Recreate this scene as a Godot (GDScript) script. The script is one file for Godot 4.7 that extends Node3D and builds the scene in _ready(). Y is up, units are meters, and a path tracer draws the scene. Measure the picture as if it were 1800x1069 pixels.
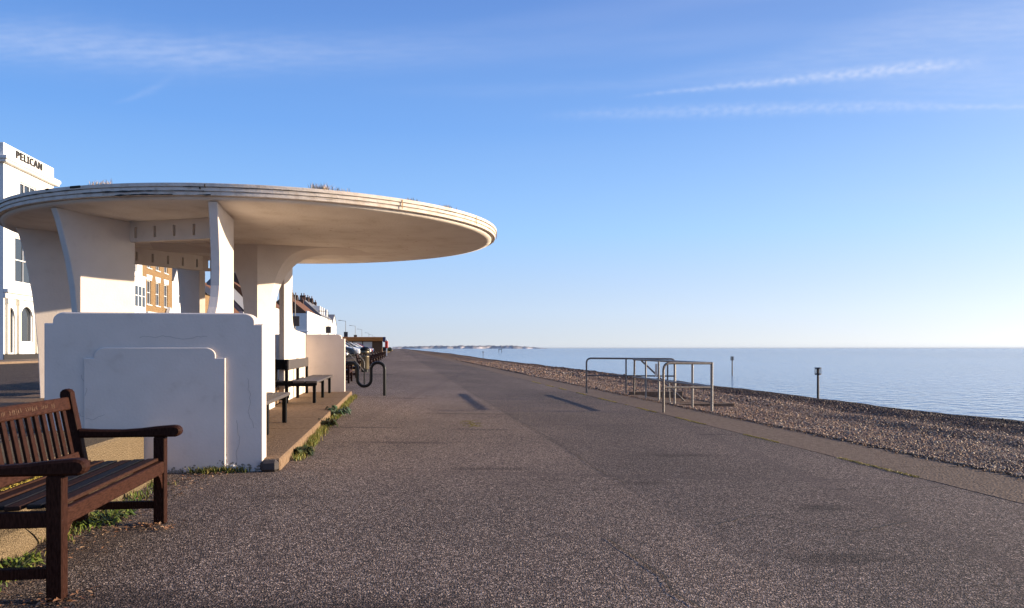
extends Node3D

# Promenade frame: t = metres to the right of the camera across the promenade, s = metres along it, y up.
var F: Transform3D
var rng := RandomNumberGenerator.new()
var M := {}
var noise := FastNoiseLite.new()


# ---------------------------------------------------------------- small helpers
func gy(t: float) -> float:
	return 0.0 if t < -1.0 else -0.02 * (t + 1.0)


func numbered(called: String) -> String:
	if not has_node(NodePath(called)):
		return called
	var k := 1
	while has_node(NodePath("%s_%03d" % [called, k])):
		k += 1
	return "%s_%03d" % [called, k]


func tag(o: Node, label: String, category := "", group := "", kind := "") -> void:
	if label:
		o.set_meta("label", label)
	if category:
		o.set_meta("category", category)
	if group:
		o.set_meta("group", group)
	if kind:
		o.set_meta("kind", kind)


func thing(called: String, label: String, category: String, t: float, y: float, s: float, turn := 0.0, group := "") -> Node3D:
	var o := Node3D.new()
	o.name = numbered(called)
	add_child(o)
	o.transform = F * Transform3D(Basis(Vector3.UP, turn), Vector3(t, y, -s))
	tag(o, label, category, group)
	return o


func copy(o: Node3D, called: String, label: String, t: float, y: float, s: float, turn := 0.0) -> Node3D:
	var c: Node3D = o.duplicate()
	c.name = numbered(called)
	add_child(c)
	c.transform = F * Transform3D(Basis(Vector3.UP, turn), Vector3(t, y, -s))
	c.set_meta("label", label)
	return c


func begin() -> SurfaceTool:
	var st := SurfaceTool.new()
	st.begin(Mesh.PRIMITIVE_TRIANGLES)
	st.set_smooth_group(-1)
	return st


func part(st: SurfaceTool, called: String, m: Material, parent: Node) -> MeshInstance3D:
	st.generate_normals()
	var o := MeshInstance3D.new()
	o.mesh = st.commit()
	o.material_override = m
	o.name = called
	if parent != self:
		var k := 1
		while parent.has_node(NodePath(String(o.name))):
			o.name = "%s_%03d" % [called, k]
			k += 1
	else:
		o.name = numbered(called)
	parent.add_child(o, true)
	return o


func ground(st: SurfaceTool, called: String, m: Material, kind := "structure") -> MeshInstance3D:
	var o := part(st, called, m, self)
	o.transform = F
	o.set_meta("kind", kind)
	return o


# a flat face; its side is settled by the outward direction
func face(st: SurfaceTool, p: Array, out: Vector3) -> void:
	var n: Vector3 = (p[1] - p[0]).cross(p[2] - p[0])
	if p.size() > 3:
		n += (p[2] - p[0]).cross(p[3] - p[0])
	var flip := n.dot(out) > 0.0
	for k in range(1, p.size() - 1):
		if flip:
			st.add_vertex(p[0]); st.add_vertex(p[k + 1]); st.add_vertex(p[k])
		else:
			st.add_vertex(p[0]); st.add_vertex(p[k]); st.add_vertex(p[k + 1])


# box with chamfered edges
func bx(st: SurfaceTool, c: Vector3, size: Vector3, b := 0.0, xf := Transform3D.IDENTITY) -> void:
	var h := size / 2.0
	b = minf(b, minf(h.x, minf(h.y, h.z)) * 0.6)
	var g := func(a: Vector3) -> Vector3: return xf * (c + a)
	var r := xf.basis
	for ax in 3:
		var i := (ax + 1) % 3
		var j := (ax + 2) % 3
		for sg in [-1.0, 1.0]:
			var q := []
			for e in [[-1, -1], [1, -1], [1, 1], [-1, 1]]:
				var v := Vector3.ZERO
				v[ax] = sg * h[ax]
				v[i] = e[0] * (h[i] - b)
				v[j] = e[1] * (h[j] - b)
				q.append(g.call(v))
			var o := Vector3.ZERO
			o[ax] = sg
			face(st, q, r * o)
	if b <= 0.0:
		return
	for ax in 3:
		var i := (ax + 1) % 3
		var j := (ax + 2) % 3
		for si in [-1.0, 1.0]:
			for sj in [-1.0, 1.0]:
				var q := []
				for e in [[0, -1], [0, 1], [1, 1], [1, -1]]:
					var v := Vector3.ZERO
					v[ax] = e[1] * (h[ax] - b)
					v[i] = si * (h[i] - (b if e[0] else 0.0))
					v[j] = sj * (h[j] - (0.0 if e[0] else b))
					q.append(g.call(v))
				var o := Vector3.ZERO
				o[i] = si
				o[j] = sj
				face(st, q, r * o)
	for sx in [-1.0, 1.0]:
		for sy in [-1.0, 1.0]:
			for sz in [-1.0, 1.0]:
				var d := Vector3(sx, sy, sz)
				face(st, [g.call(d * Vector3(h.x, h.y - b, h.z - b)), g.call(d * Vector3(h.x - b, h.y, h.z - b)), g.call(d * Vector3(h.x - b, h.y - b, h.z))], r * d)


# box between two corners
func bb(st: SurfaceTool, lo: Vector3, hi: Vector3, b := 0.0) -> void:
	bx(st, (lo + hi) / 2.0, (hi - lo).abs(), b)


func inset(poly: PackedVector2Array, d: float) -> PackedVector2Array:
	var out := PackedVector2Array()
	var n := poly.size()
	var sg := -1.0 if Geometry2D.is_polygon_clockwise(poly) else 1.0
	for k in n:
		var e0 := (poly[k] - poly[(k + n - 1) % n]).normalized()
		var e1 := (poly[(k + 1) % n] - poly[k]).normalized()
		var n0 := Vector2(-e0.y, e0.x) * sg
		var n1 := Vector2(-e1.y, e1.x) * sg
		var m := (n0 + n1).normalized()
		out.append(poly[k] + m * (d / maxf(0.4, m.dot(n0))))
	return out


# polygon in xy run along z from d0 to d1, edges chamfered by b
func prism(st: SurfaceTool, poly: PackedVector2Array, d0: float, d1: float, xf := Transform3D.IDENTITY, b := 0.0) -> void:
	var ins := inset(poly, b) if b > 0.0 else poly
	var tri := Geometry2D.triangulate_polygon(ins)
	var r := xf.basis
	var v := func(p: Vector2, z: float) -> Vector3: return xf * Vector3(p.x, p.y, z)
	for k in range(0, tri.size(), 3):
		for e in [[d0, -1.0], [d1, 1.0]]:
			face(st, [v.call(ins[tri[k]], e[0]), v.call(ins[tri[k + 1]], e[0]), v.call(ins[tri[k + 2]], e[0])], r * Vector3(0, 0, e[1]))
	var n := poly.size()
	var sg := 1.0 if Geometry2D.is_polygon_clockwise(poly) else -1.0
	for k in n:
		var a := poly[k]
		var c := poly[(k + 1) % n]
		var o2 := Vector2(-(c - a).y, (c - a).x) * sg
		var o := r * Vector3(o2.x, o2.y, 0)
		face(st, [v.call(a, d0 + b), v.call(c, d0 + b), v.call(c, d1 - b), v.call(a, d1 - b)], o)
		if b > 0.0:
			var ai := ins[k]
			var ci := ins[(k + 1) % n]
			face(st, [v.call(a, d0 + b), v.call(c, d0 + b), v.call(ci, d0), v.call(ai, d0)], o + r * Vector3(0, 0, -o2.length()))
			face(st, [v.call(a, d1 - b), v.call(c, d1 - b), v.call(ci, d1), v.call(ai, d1)], o + r * Vector3(0, 0, o2.length()))


func tube(st: SurfaceTool, path: PackedVector3Array, r: float, n := 10, r_end := -1.0) -> void:
	st.set_smooth_group(1)
	var rings := []
	var up := Vector3.UP
	for k in path.size():
		var d := (path[mini(k + 1, path.size() - 1)] - path[maxi(k - 1, 0)]).normalized()
		var side := up.cross(d)
		if side.length() < 0.05:
			side = Vector3.RIGHT.cross(d)
		if k and rings.size():
			side = side if side.dot(rings[-1][2]) > 0 else -side
		side = side.normalized()
		var u2 := d.cross(side).normalized()
		if k and u2.dot(rings[-1][3]) < 0:
			u2 = -u2
		var rr := r if r_end < 0 else lerpf(r, r_end, float(k) / (path.size() - 1))
		rings.append([path[k], rr, side, u2])
	for k in rings.size() - 1:
		for j in n:
			var q := []
			for e in [[k, j], [k, j + 1], [k + 1, j + 1], [k + 1, j]]:
				var g = rings[e[0]]
				var a: float = TAU * e[1] / n
				q.append(g[0] + (g[2] * cos(a) + g[3] * sin(a)) * g[1])
			face(st, q, (q[0] + q[2]) / 2.0 - (rings[k][0] + rings[k + 1][0]) / 2.0)
	st.set_smooth_group(-1)
	for e in [0, rings.size() - 1]:
		var g = rings[e]
		var q := []
		for j in n:
			var a := TAU * j / n
			q.append(g[0] + (g[2] * cos(a) + g[3] * sin(a)) * g[1])
		var d: Vector3 = path[e] - path[1 if e == 0 else e - 1]
		face(st, q, d)


func lathe(st: SurfaceTool, prof: Array, n: int, c := Vector3.ZERO, smooth := false) -> void:
	st.set_smooth_group(2 if smooth else -1)
	for k in prof.size() - 1:
		var a: Vector2 = prof[k]
		var b: Vector2 = prof[k + 1]
		for j in n:
			var t0 := TAU * j / n
			var t1 := TAU * (j + 1) / n
			var q := [c + Vector3(a.x * cos(t0), a.y, a.x * sin(t0)), c + Vector3(a.x * cos(t1), a.y, a.x * sin(t1)), c + Vector3(b.x * cos(t1), b.y, b.x * sin(t1)), c + Vector3(b.x * cos(t0), b.y, b.x * sin(t0))]
			var tm := (t0 + t1) / 2
			var o := Vector3((b.y - a.y) * cos(tm), -(b.x - a.x), (b.y - a.y) * sin(tm))
			if a.x < 0.0001:
				q.remove_at(1)
			elif b.x < 0.0001:
				q.remove_at(3)
			face(st, q, o)
	st.set_smooth_group(-1)


# rings of equal size joined up; capped at both ends
func loft(st: SurfaceTool, rings: Array, caps := true, smooth := false) -> void:
	var n: int = rings[0].size()
	for k in rings.size() - 1:
		var c := Vector3.ZERO
		for j in n:
			c += rings[k][j] + rings[k + 1][j]
		c /= 2.0 * n
		for j in n:
			var q := [rings[k][j], rings[k][(j + 1) % n], rings[k + 1][(j + 1) % n], rings[k + 1][j]]
			var m: Vector3 = (q[0] + q[1] + q[2] + q[3]) / 4.0
			if smooth:
				st.set_smooth_group(10 + j)
			face(st, q, m - c)
	st.set_smooth_group(-1)
	if caps:
		for e in [[0, 1], [rings.size() - 1, rings.size() - 2]]:
			face(st, rings[e[0]], rings[e[0]][0] - rings[e[1]][0])


func V2(a: Array) -> PackedVector2Array:
	var o := PackedVector2Array()
	for p in a:
		o.append(Vector2(p[0], p[1]))
	return o


# ---------------------------------------------------------------- textures and materials
func lin(r: float, g: float, b: float) -> Color:
	return Color(r, g, b).linear_to_srgb()


func ntex(seed_: int, freq: float, kind: int, stops: Array, size := 512, octaves := 4, normal := 0.0, cellret := 0) -> NoiseTexture2D:
	var n := FastNoiseLite.new()
	n.seed = seed_
	n.noise_type = kind
	n.frequency = freq
	n.fractal_type = FastNoiseLite.FRACTAL_FBM if octaves > 1 else FastNoiseLite.FRACTAL_NONE
	n.fractal_octaves = octaves
	n.cellular_return_type = cellret
	n.cellular_jitter = 1.0
	var t := NoiseTexture2D.new()
	t.width = size
	t.height = size
	t.seamless = true
	t.seamless_blend_skirt = 0.08
	t.noise = n
	if normal > 0.0:
		t.as_normal_map = true
		t.bump_strength = normal
	else:
		var g := Gradient.new()
		var off := PackedFloat32Array()
		var col := PackedColorArray()
		for s in stops:
			off.append(s[0])
			col.append(lin(s[1], s[2], s[3]))
		g.offsets = off
		g.colors = col
		t.color_ramp = g
	return t


func mat(c: Color, rough := 0.8, o := {}) -> StandardMaterial3D:
	var m := StandardMaterial3D.new()
	m.albedo_color = c
	m.roughness = rough
	m.metallic = o.get("metal", 0.0)
	m.metallic_specular = o.get("spec", 0.4)
	if o.has("tex"):
		m.albedo_texture = o.tex
	if o.has("nrm"):
		m.normal_enabled = true
		m.normal_texture = o.nrm
		m.normal_scale = o.get("ns", 1.0)
	if o.has("scale"):
		m.uv1_triplanar = true
		m.uv1_world_triplanar = o.get("world", true)
		m.uv1_scale = o.scale if o.scale is Vector3 else Vector3.ONE * o.scale
	if o.get("vc", false):
		m.vertex_color_use_as_albedo = true
	if o.get("two", false):
		m.cull_mode = BaseMaterial3D.CULL_DISABLED
	if o.has("back"):
		m.backlight_enabled = true
		m.backlight = o.back
	return m


func make_materials() -> void:
	var simplex := FastNoiseLite.TYPE_SIMPLEX_SMOOTH
	var cell := FastNoiseLite.TYPE_CELLULAR
	var rough_n := ntex(11, 0.035, simplex, [], 512, 5, 3.0)
	var fine_n := ntex(12, 0.12, simplex, [], 512, 4, 2.5)
	var grit := ntex(13, 0.3, cell, [[0.0, .03, .027, .026], [0.2, .07, .06, .056], [0.5, .15, .13, .123], [0.65, .24, .19, .165], [0.82, .34, .31, .295], [0.92, .7, .65, .61]], 2048, 1, 0.0, FastNoiseLite.RETURN_CELL_VALUE)
	var grit_n := ntex(13, 0.3, cell, [], 2048, 1, 5.0, FastNoiseLite.RETURN_DISTANCE)
	M.asphalt = mat(Color.WHITE, 0.85, {tex = grit, nrm = grit_n, ns = 0.7, scale = 1.0 / 5.5, vc = true, spec = 0.35})
	var plaster := ntex(21, 0.006, simplex, [[0.0, .73, .705, .67], [0.25, .81, .80, .78], [0.6, .83, .82, .80], [1.0, .86, .853, .838]], 1024, 6)
	var plaster_n := ntex(22, 0.05, simplex, [], 1024, 5, 2.2)
	M.plaster = mat(lin(.86, .76, .68), 0.75, {tex = plaster, nrm = plaster_n, ns = 0.3, scale = 0.5, spec = 0.3})
	var soffit := ntex(23, 0.004, simplex, [[0.0, .63, .59, .53], [0.3, .73, .70, .65], [0.6, .77, .745, .70], [1.0, .80, .78, .74]], 1024, 6)
	M.soffit = mat(lin(1.06, .99, .93), 0.8, {tex = soffit, nrm = plaster_n, ns = 0.8, scale = 0.35, spec = 0.25})
	M.rim = mat(lin(.95, .86, .78), 0.8, {tex = ntex(24, 0.01, simplex, [[0.0, .42, .36, .29], [0.22, .62, .57, .5], [0.45, .74, .71, .66], [1.0, .82, .80, .77]], 1024, 6), nrm = plaster_n, ns = 1.0, scale = 0.6, spec = 0.25})
	M.crack = mat(lin(.05, .042, .035), 0.95)
	M.wall_crack = mat(lin(.32, .28, .25), 0.9)
	M.dirt = mat(lin(.27, .235, .19), 0.95)
	M.rust_stain = mat(lin(.42, .27, .14), 0.9)
	var conc := ntex(25, 0.02, simplex, [[0.0, .14, .115, .09], [0.4, .24, .2, .165], [0.7, .29, .25, .21], [1.0, .38, .335, .285]], 1024, 6)
	M.platform = mat(lin(.80, .62, .45), 0.85, {tex = conc, nrm = fine_n, ns = 0.8, scale = 0.6, spec = 0.3})
	M.edging = mat(lin(.66, .54, .44), 0.85, {tex = conc, nrm = fine_n, ns = 1.0, scale = 0.45, spec = 0.3})
	M.plinth = mat(lin(.62, .54, .44), 0.9, {tex = ntex(26, 0.09, simplex, [[0.0, .03, .025, .02], [0.3, .12, .1, .07], [0.5, .3, .255, .19], [0.7, .4, .34, .26], [1.0, .6, .53, .42]], 1024, 5), nrm = ntex(27, 0.16, simplex, [], 512, 3, 6.0), ns = 1.3, scale = 0.9, spec = 0.2})
	var wood := ntex(31, 0.02, simplex, [[0.0, .35, .32, .3], [0.45, .75, .72, .7], [0.7, 1.0, 1.0, 1.0], [1.0, 1.25, 1.2, 1.15]], 512, 5)
	var wood_n := ntex(32, 0.03, simplex, [], 512, 4, 1.0)
	M.bench = mat(lin(.048, .021, .0145), 0.5, {tex = wood, nrm = wood_n, ns = 0.5, scale = Vector3(9, 9, 1.6), world = false, spec = 0.14})
	M.bench_post = mat(lin(.037, .016, .0115), 0.5, {tex = wood, nrm = wood_n, ns = 0.5, scale = Vector3(9, 1.6, 9), world = false, spec = 0.14})
	M.slat_old = mat(lin(.02, .02, .021), 0.55, {tex = wood, nrm = wood_n, ns = 0.8, scale = Vector3(9, 9, 1.2), world = false, spec = 0.22})
	M.slat_brown = mat(lin(.05, .024, .016), 0.6, {tex = wood, nrm = wood_n, ns = 0.8, scale = Vector3(9, 9, 1.2), world = false, spec = 0.18})
	M.gold = mat(lin(.12, .07, .042), 0.7)
	M.moss = mat(lin(.26, .19, .03), 0.95)
	M.black_wood = mat(lin(.008, .008, .008), 0.5, {nrm = wood_n, ns = 0.4, scale = Vector3(6, 6, 1.5), world = false, spec = 0.2})
	M.seat_wood = mat(lin(.09, .075, .066), 0.55, {tex = wood, nrm = wood_n, ns = 0.6, scale = Vector3(8, 8, 1.0), world = false, spec = 0.5})
	M.galv = mat(lin(.5, .47, .43), 0.5, {tex = ntex(35, 0.03, simplex, [[0.0, .20, .10, .06], [0.22, .30, .22, .17], [0.32, .42, .42, .41], [0.6, .5, .5, .5], [1.0, .62, .62, .61]], 512, 5), scale = 1.4, metal = 0.25, spec = 0.5})
	M.rail_dark = mat(lin(.6, .55, .5), 0.5, {tex = ntex(36, 0.03, simplex, [[0.0, .16, .08, .05], [0.35, .15, .12, .1], [0.55, .28, .28, .28], [1.0, .4, .4, .4]], 512, 5), scale = 1.4, metal = 0.2, spec = 0.5})
	M.black_metal = mat(lin(.008, .009, .01), 0.35, {spec = 0.3})
	M.post_dark = mat(lin(.06, .05, .047), 0.7)
	M.brass = mat(lin(.16, .13, .085), 0.35, {metal = 0.6})
	M.white_paint = mat(lin(.8, .79, .77), 0.5)
	M.stucco = mat(lin(.92, .91, .88), 0.7, {tex = plaster, scale = 0.2})
	M.stucco_cream = mat(lin(.9, .84, .72), 0.7, {tex = plaster, scale = 0.2})
	M.stucco_grey = mat(lin(.6, .6, .62), 0.7, {tex = plaster, scale = 0.2})
	M.brick = mat(lin(.62, .66, .7), 0.85, {tex = ntex(41, 0.14, cell, [[0.0, .16, .075, .03], [0.35, .34, .17, .065], [0.6, .42, .23, .085], [0.8, .48, .33, .15], [1.0, .55, .42, .25]], 512, 1, 0.0, FastNoiseLite.RETURN_CELL_VALUE), scale = Vector3(.5, 1.2, .5), nrm = fine_n})
	M.roof_tile = mat(lin(.7, .7, .7), 0.8, {tex = ntex(42, 0.1, cell, [[0.0, .09, .04, .022], [0.5, .2, .085, .04], [1.0, .3, .14, .07]], 512, 2, 0.0, FastNoiseLite.RETURN_CELL_VALUE), scale = 0.5, nrm = rough_n})
	M.slate = mat(Color.WHITE, 0.6, {tex = ntex(43, 0.1, cell, [[0.0, .12, .12, .13], [1.0, .24, .24, .25]], 512, 2, 0.0, FastNoiseLite.RETURN_CELL_VALUE), scale = 0.5})
	M.chimney = mat(lin(.09, .055, .04), 0.9, {nrm = rough_n, scale = 0.6})
	M.glass = mat(lin(.03, .035, .04), 0.06, {spec = 0.6})
	M.curtain = mat(lin(.55, .54, .5), 0.7)
	M.dark_trim = mat(lin(.03, .027, .026), 0.6)
	M.road = mat(lin(.40, .33, .27), 0.9, {tex = grit, nrm = grit_n, ns = 0.6, scale = 1.0 / 9.0, spec = 0.3})
	M.pavement = mat(lin(.75, .62, .5), 0.9, {tex = conc, scale = 0.3})
	M.land = mat(lin(.09, .1, .05), 0.95, {tex = conc, scale = 0.05})
	M.shingle = mat(Color.WHITE, 0.85, {tex = ntex(51, 0.12, cell, [[0.0, .07, .052, .045], [0.2, .15, .105, .08], [0.45, .25, .175, .125], [0.65, .32, .23, .165], [0.85, .42, .34, .27], [1.0, .62, .56, .48]], 1024, 1, 0.0, FastNoiseLite.RETURN_CELL_VALUE), nrm = ntex(51, 0.12, cell, [], 1024, 1, 8.0, FastNoiseLite.RETURN_DISTANCE), ns = 1.4, scale = 1.0 / 4.5, vc = true, spec = 0.3})
	M.pebble = mat(Color.WHITE, 0.6, {vc = true, spec = 0.4})
	M.leafy = mat(Color.WHITE, 0.55, {vc = true, two = true, back = lin(.05, .07, .01)})
	M.water = mat(Color.WHITE, 0.1, {nrm = ntex(61, 0.011, simplex, [], 1024, 6, 9.0), ns = 1.2, scale = Vector3(1.0 / 26.0, 1, 1.0 / 26.0), spec = 0.7, vc = true})
	M.chalk = mat(Color.WHITE, 0.9, {vc = true})
	M.red = mat(lin(.6, .03, .015), 0.4)
	M.orange = mat(lin(.5, .2, .04), 0.6, {tex = ntex(44, 0.05, simplex, [[0.0, .6, .55, .5], [1.0, 1, 1, 1]], 256, 3), scale = 0.6})
	M.hut_wood = mat(lin(.1, .05, .02), 0.7)
	M.navy = mat(lin(.03, .035, .1), 0.5)
	M.tyre = mat(lin(.02, .02, .02), 0.8)
	M.rim_alloy = mat(lin(.5, .5, .5), 0.35, {metal = 0.7})
	M.lamp_glass = mat(lin(.7, .7, .68), 0.2)
	M.tail = mat(lin(.4, .01, .01), 0.2)
	M.lamp_post = mat(lin(.16, .16, .16), 0.5)


# ---------------------------------------------------------------- sky
func make_sky() -> PanoramaSkyMaterial:
	var w := 1024
	var h := 512
	var pad := 8
	var img := Image.create(w + 2 * pad, h, false, Image.FORMAT_RGBF)
	var sun := sun_dir()
	var cir := FastNoiseLite.new()
	cir.seed = 5
	cir.frequency = 1.0
	cir.fractal_octaves = 5
	var veil := FastNoiseLite.new()
	veil.seed = 9
	veil.frequency = 1.0
	veil.fractal_octaves = 3
	for j in h:
		var el := (0.5 - (j + 0.5) / h) * PI
		for i in w + 2 * pad:
			var c := Color(.10, .095, .09)
			if el > -0.01:
				var az := ((i - pad + 0.5) / w) * TAU   # the panorama begins at -z and turns to the right
				var d := Vector3(sin(az) * cos(el), sin(el), -cos(az) * cos(el))
				c = sky_color(d, maxf(el, 0.0), sun)
				if el > 0.02:
					# thin cirrus on a plane far above
					var p := Vector2(d.x, d.z) / (d.y + 0.06)
					var q := p.rotated(-0.25)
					var k := smoothstep(0.0, 0.75, cir.get_noise_2d(q.x * 0.22, q.y * 1.3) + 0.15) * smoothstep(-0.15, 0.5, veil.get_noise_2d(q.x * 0.12 + 3.0, q.y * 0.3))
					k *= smoothstep(0.02, 0.3, el) * 0.30
					c = c.lerp(Color(.55, .64, .93), k)
			img.set_pixel(i, j, c)
	img.resize(4 * (w + 2 * pad), 2048, Image.INTERPOLATE_CUBIC)
	img = img.get_region(Rect2i(4 * pad, 0, 4096, 2048))
	# two old contrails and one faint one, out over the sea
	trails(img, [
		[[[1080, 172, 3, 0.0], [1180, 161, 5, .25], [1340, 146, 9, .42], [1520, 127, 14, .55], [1640, 116, 15, .5], [1740, 108, 14, 0.0]], 1.0, 1.0],
		[[[930, 205, 9, 0.0], [1060, 200, 13, .16], [1300, 193, 15, .30], [1560, 186, 13, .30], [1700, 188, 6, .3], [1900, 188, 5, .2]], 0.9, 1.0],
		[[[190, 186, 3, 0.0], [225, 174, 5, .12], [262, 160, 9, .16], [310, 135, 14, 0.0]], 0.6, .6],
		[[[-200, 60, 46, .2], [100, 76, 54, .34], [330, 96, 44, .36], [560, 92, 46, .2], [900, 85, 46, .05], [1200, 60, 60, 0.0]], 0.55, .22],
		[[[600, 160, 10, 0.0], [850, 160, 18, .06], [1100, 150, 14, .08], [1350, 120, 36, .16], [1600, 60, 70, .24], [1900, 30, 80, .3]], 0.5, .2],
		[[[1400, 150, 46, 0.0], [1700, 150, 60, .2], [1950, 150, 60, .28]], 0.5, .2]])
	var m := PanoramaSkyMaterial.new()
	m.panorama = ImageTexture.create_from_image(img)
	return m


func sun_dir() -> Vector3:
	var el := deg_to_rad(10.8)
	var off := deg_to_rad(1.0)
	return (F.basis * Vector3(cos(off) * cos(el), sin(el), -sin(off) * cos(el))).normalized()


func sky_color(d: Vector3, el: float, sun: Vector3) -> Color:
	var e := rad_to_deg(el)
	var stops := [[0.0, Vector3(.45, .51, .58)], [2.5, Vector3(.42, .565, .76)], [8.0, Vector3(.27, .53, .93)], [15.0, Vector3(.155, .375, .83)], [24.0, Vector3(.10, .25, .65)], [45.0, Vector3(.065, .16, .45)], [90.0, Vector3(.045, .115, .36)]]
	var v := Vector3.ZERO
	for k in stops.size() - 1:
		if e >= stops[k][0]:
			var t: float = (e - stops[k][0]) / (stops[k + 1][0] - stops[k][0])
			v = stops[k][1].lerp(stops[k + 1][1], t)
	var g := rad_to_deg(acos(clampf(d.dot(sun), -1, 1)))
	var low := exp(-e / 11.0)
	v += Vector3(1.0, .93, .80) * (2.6 * exp(-g / 26.0)) * (0.16 + 0.84 * low)
	v += Vector3(1.0, .87, .66) * 0.75 * exp(-e / 3.2) * exp(-g / 42.0)
	v += Vector3(1.0, .86, .62) * 3.0 * exp(-g / 7.0)
	return Color(v.x, v.y, v.z)


# old contrails and a veil of cirrus, laid along directions given as (across, down) of a 1430-pixel lens
func trails(img: Image, lines: Array) -> void:
	var n := FastNoiseLite.new()
	n.seed = 3
	n.frequency = 0.055
	n.fractal_octaves = 5
	var w := img.get_width()
	var h := img.get_height()
	for iv in range(int(h * 0.33), int(h * 0.5)):
		var el := (0.5 - (iv + 0.5) / h) * PI
		for k0 in range(-int(w * 0.1), int(w * 0.1)):
			var az := (k0 + 0.5) / w * TAU
			var x := 900.0 + 1430.0 * tan(az)
			var y := 612.0 - 1430.0 * tan(el) / cos(az)
			if y < -60.0 or y > 240.0:
				continue
			var a := 0.0
			for l in lines:
				var pts: Array = l[0]
				if x < pts[0][0] or x > pts[-1][0]:
					continue
				var k := 0
				while k < pts.size() - 2 and x > pts[k + 1][0]:
					k += 1
				var f: float = (x - pts[k][0]) / (pts[k + 1][0] - pts[k][0])
				var cy := lerpf(pts[k][1], pts[k + 1][1], f)
				var wd := lerpf(pts[k][2], pts[k + 1][2], f)
				if absf(y - cy) > wd * 2.2:
					continue
				var sg := lerpf(pts[k][3], pts[k + 1][3], f)
				var lump := clampf(0.62 + 0.75 * l[1] * n.get_noise_2d(x * l[2] + y * 0.9, y * 1.7 - x * 0.25 * l[2]), 0.05, 1.4)
				a += exp(-pow((y - cy + 2.5 * n.get_noise_1d(x * 0.6)) / wd, 2.0) * 2.0) * sg * lump
			if a > 0.003:
				var iu := posmod(k0, w)
				var c := img.get_pixel(iu, iv)
				img.set_pixel(iu, iv, c.lerp(Color(.74, .80, .98), clampf(a, 0.0, 0.8)))


# ---------------------------------------------------------------- the setting
func strip(st: SurfaceTool, ts: Array, ss: Array, height: Callable, tint: Callable) -> void:
	st.set_smooth_group(1)
	var pts := []
	var cols := []
	for s in ss:
		var row := PackedVector3Array()
		var crow := PackedColorArray()
		for t in ts:
			row.append(Vector3(t, height.call(t, s), -s))
			crow.append(tint.call(t, s))
		pts.append(row)
		cols.append(crow)
	for i in ss.size() - 1:
		for j in ts.size() - 1:
			for e in [[0, 0], [1, 1], [0, 1], [0, 0], [1, 0], [1, 1]]:
				st.set_color(cols[i + e[0]][j + e[1]])
				st.add_vertex(pts[i + e[0]][j + e[1]])
	st.set_smooth_group(-1)


func steps(a: float, b: float, d: float, grow := 1.0) -> Array:
	var o := []
	var x := a
	while x < b - d * 0.4:
		o.append(x)
		x += d
		d *= grow
	o.append(b)
	return o


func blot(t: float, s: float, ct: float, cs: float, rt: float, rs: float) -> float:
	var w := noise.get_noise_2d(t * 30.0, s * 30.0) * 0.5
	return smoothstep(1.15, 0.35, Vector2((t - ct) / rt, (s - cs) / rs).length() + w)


func asphalt_tint(t: float, s: float) -> Color:
	var base := Vector3(.58, .485, .425) if t > 2.08 + 0.03 * noise.get_noise_2d(s * 40.0, 0) else Vector3(.74, .615, .525)
	var k := 1.0 + 0.34 * noise.get_noise_2d(t * 9.0, s * 4.0) + 0.2 * noise.get_noise_2d(t * 40.0 + 90.0, s * 25.0)
	var dark := 0.0
	for b in [[-1.5, 5.75, .22, .12], [-0.7, 3.72, 1.7, .36], [-1.5, 4.1, .5, .2], [2.3, 7.4, .35, .12], [3.4, 6.15, .3, .13], [0.0, 10.6, .9, .12], [4.7, 11.8, .35, .12], [-.6, 12.6, 1.0, .1], [1.3, 15.4, 1.2, .14], [-.3, 20.0, 1.1, .16], [.3, 27.0, 1.8, .2], [1.8, 33.0, 2.0, .3], [-.8, 38.0, 1.0, .3], [2.6, 4.6, .4, .15], [-.9, 6.8, .5, .1], [1.2, 12.4, .8, .1], [3.2, 9.4, .9, .1], [.9, 8.3, .4, .1]]:  # dark blots; the broad one nearest the camera is a painted-in shadow
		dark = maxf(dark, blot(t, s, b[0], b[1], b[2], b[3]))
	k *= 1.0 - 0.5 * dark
	# darker towards the left kerb where leaves and earth gather
	k *= 1.0 - 0.3 * smoothstep(-1.3, -2.2, t) * (0.5 + noise.get_noise_2d(t * 60, s * 30))
	return Color(base.x * k, base.y * k * (1.0 - 0.04 * dark), base.z * k * (1.0 - 0.06 * dark))


func beach_y(t: float, s: float) -> float:
	var y: float
	if t < 14.6:
		y = lerpf(-0.165, -0.56, (t - 6.45) / 8.15)
	else:
		y = -0.56 - (t - 14.6) * 0.21
	var k := smoothstep(6.5, 7.6, t)
	y += k * (0.05 * sin(t * 2.6 + 1.5 * noise.get_noise_2d(s * 4.0, t * 2.0)) * smoothstep(8.0, 10.0, t) + 0.07 * noise.get_noise_2d(t * 14.0, s * 10.0) + 0.025 * noise.get_noise_2d(t * 70.0, s * 60.0))
	y += 0.30 * smoothstep(90.0, 200.0, s) * smoothstep(6.5, 11.0, t) * (1.0 - smoothstep(13.0, 15.0, t))
	return y


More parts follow.
